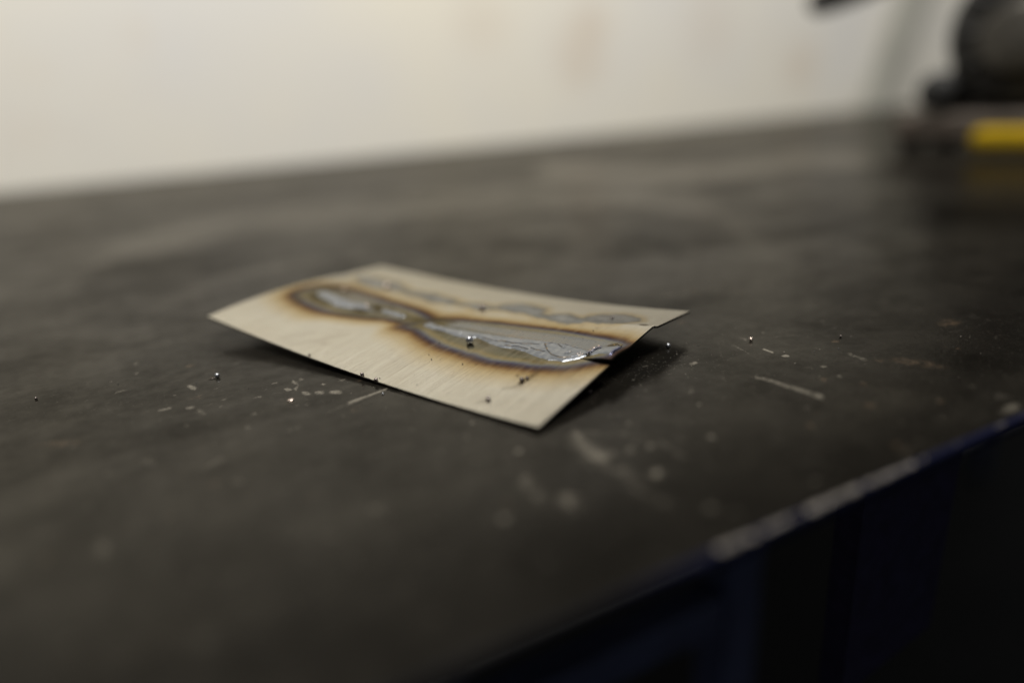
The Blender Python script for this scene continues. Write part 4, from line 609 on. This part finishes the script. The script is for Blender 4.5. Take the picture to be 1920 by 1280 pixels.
for _ in range(150):
    s = rng.uniform(20, 124); t = rng.uniform(1, 50)
    sp.append((s, t, float(sheet_z(np.array([s]), np.array([t]))[0]), abs(rng.gauss(0.03, 0.03))+0.02))
grit("grit", sp, M_GRIT, plate)

# ------------------------------------------------------------------ dark machine at the right end of the table
mach = tag(empty("bench_machine", (0.600, 0.352, 0), math.radians(-73.7)), "dark bench machine with a round housing, standing at the right end of the table", "machine")
mbase = box("base", (-0.052, 0.0, 0.0065), (0.110, 0.125, 0.030), M_BASE, mach, 0.006)
for fx_ in (-0.038, 0.095):
    for fy_ in (0.014, 0.110):
        tube("foot", [(fx_, fy_, 0.0004), (fx_, fy_, 0.0064)], [0.009, 0.008], M_RUBBER, mbase, 16)
box("pedestal", (-0.002, 0.030, 0.0315), (0.100, 0.115, 0.075), M_BLACK, mach, 0.008)
def drum(name, c, r_, y0, y1, mt, parent, n=40, rim=0.004):
    ys = [(y0, r_-rim), (y0+rim*0.3, r_-rim*0.3), (y0+rim, r_), (y1-rim, r_), (y1, r_-rim)]
    return tube(name, [(c[0], y, c[1]) for y, _ in ys], [q for _, q in ys], mt, parent, n)
hs = drum("motor_housing", (0.034, 0.090), 0.054, 0.005, 0.120, M_BLACK, mach)
drum("end_cap", (0.030, 0.084), 0.026, -0.006, 0.007, M_GREY, hs)
for k in range(10):
    a_ = 2*math.pi*k/10
    tube("cooling_fin", [(0.034+0.030*math.cos(a_), 0.0035, 0.090+0.030*math.sin(a_)), (0.034+0.049*math.cos(a_), 0.0035, 0.090+0.049*math.sin(a_))], [0.0022, 0.0022], M_BLACK, hs, 8)
tube("knob", [(-0.020, 0.034, 0.048), (-0.020, 0.016, 0.048), (-0.020, 0.014, 0.048), (-0.020, 0.0, 0.047), (-0.020, -0.006, 0.047)], [0.005, 0.005, 0.013, 0.0155, 0.010], M_RUBBER, mach, 24)
box("clamp_block", (-0.032, 0.034, 0.0315), (-0.0025, 0.080, 0.058), M_BLACK, mach, 0.004)
tube("tilt_arm", [(-0.018, 0.046, 0.045), (-0.010, 0.046, 0.075), (0.012, 0.046, 0.105)], [0.011, 0.012, 0.012], M_BLACK, mach, 18)
mhead = box("head", (0.010, 0.020, 0.1445), (0.230, 0.150, 0.300), M_BLACK, mach, 0.02)
box("guard", (0.085, 0.010, 0.0315), (0.240, 0.120, 0.131), M_BLACK, mach, 0.012)
box("switch", (0.035, 0.0135, 0.152), (0.055, 0.0195, 0.164), M_RED, mhead, 0.002)
mw = mach.matrix_basis.copy().inverted()
Mloc = (Matrix.Translation(mach.location) @ Matrix.Rotation(math.radians(-73.7), 4, 'Z')).inverted()
hp = [Mloc @ (Vector(p)*MM) for p in ((560,479.33,124.08), (562,475.4,125.77), (566,459.92,128.91), (572,438.64,133.92), (580,411.09,141.86))] + [Vector((0.02, 0.06, 0.20))]
tube("handle", hp, [0.004, 0.0095, 0.0115, 0.0115, 0.011, 0.009], M_RUBBER, mach, 18)
# yellow handled tool lying in front of it
yt = tag(empty("yellow_tool", (0.566, 0.322, 0), math.radians(-78)), "yellow plastic tool handle lying in front of the dark machine", "hand tool")
box("handle", (0.0, -0.006, 0.0050), (0.150, 0.018, 0.0205), M_YELLOW, yt, 0.006, 4)
box("handle_shade", (0.001, -0.005, 0.0004), (0.148, 0.017, 0.0048), simple("dark_brown_shade", (0.05, 0.035, 0.006), 0.5), yt, 0.003)  # dark strip in place of the shadow and reflection below the handle
# board leaning on the wall
bd = bmesh.new()
x0 = [(1236.06,925,5.4), (1330.09,925,191.51)]
(xa, _, za), (xb, _, zb) = x0
dx = (xb-xa)/(zb-za); wdt = 92.0; xa -= 42.0
zl = 0.6; zt = 520.0
ring = []
for z, yy in ((zl, 890.0), (zt, 925.0)):
    xs = xa + dx*(z-za)
    ring.append([(xs, yy), (xs+wdt, yy), (xs+wdt, yy+4), (xs, yy+4)])
vv = [bd.verts.new((x*MM, y*MM, z*MM)) for z, rg in zip((zl, zt), ring) for x, y in rg]
bd.faces.new(vv[0:4]); bd.faces.new(vv[4:8])
for i in range(4): bd.faces.new((vv[i], vv[(i+1) % 4], vv[4+(i+1) % 4], vv[4+i]))
lb = add("leaning_board", bm_mesh(bd, "leaning_board"), M_BOARD, None, smooth=False)
tag(lb, "slanted greenish grey board leaning on the white wall, left of the machine", "board")
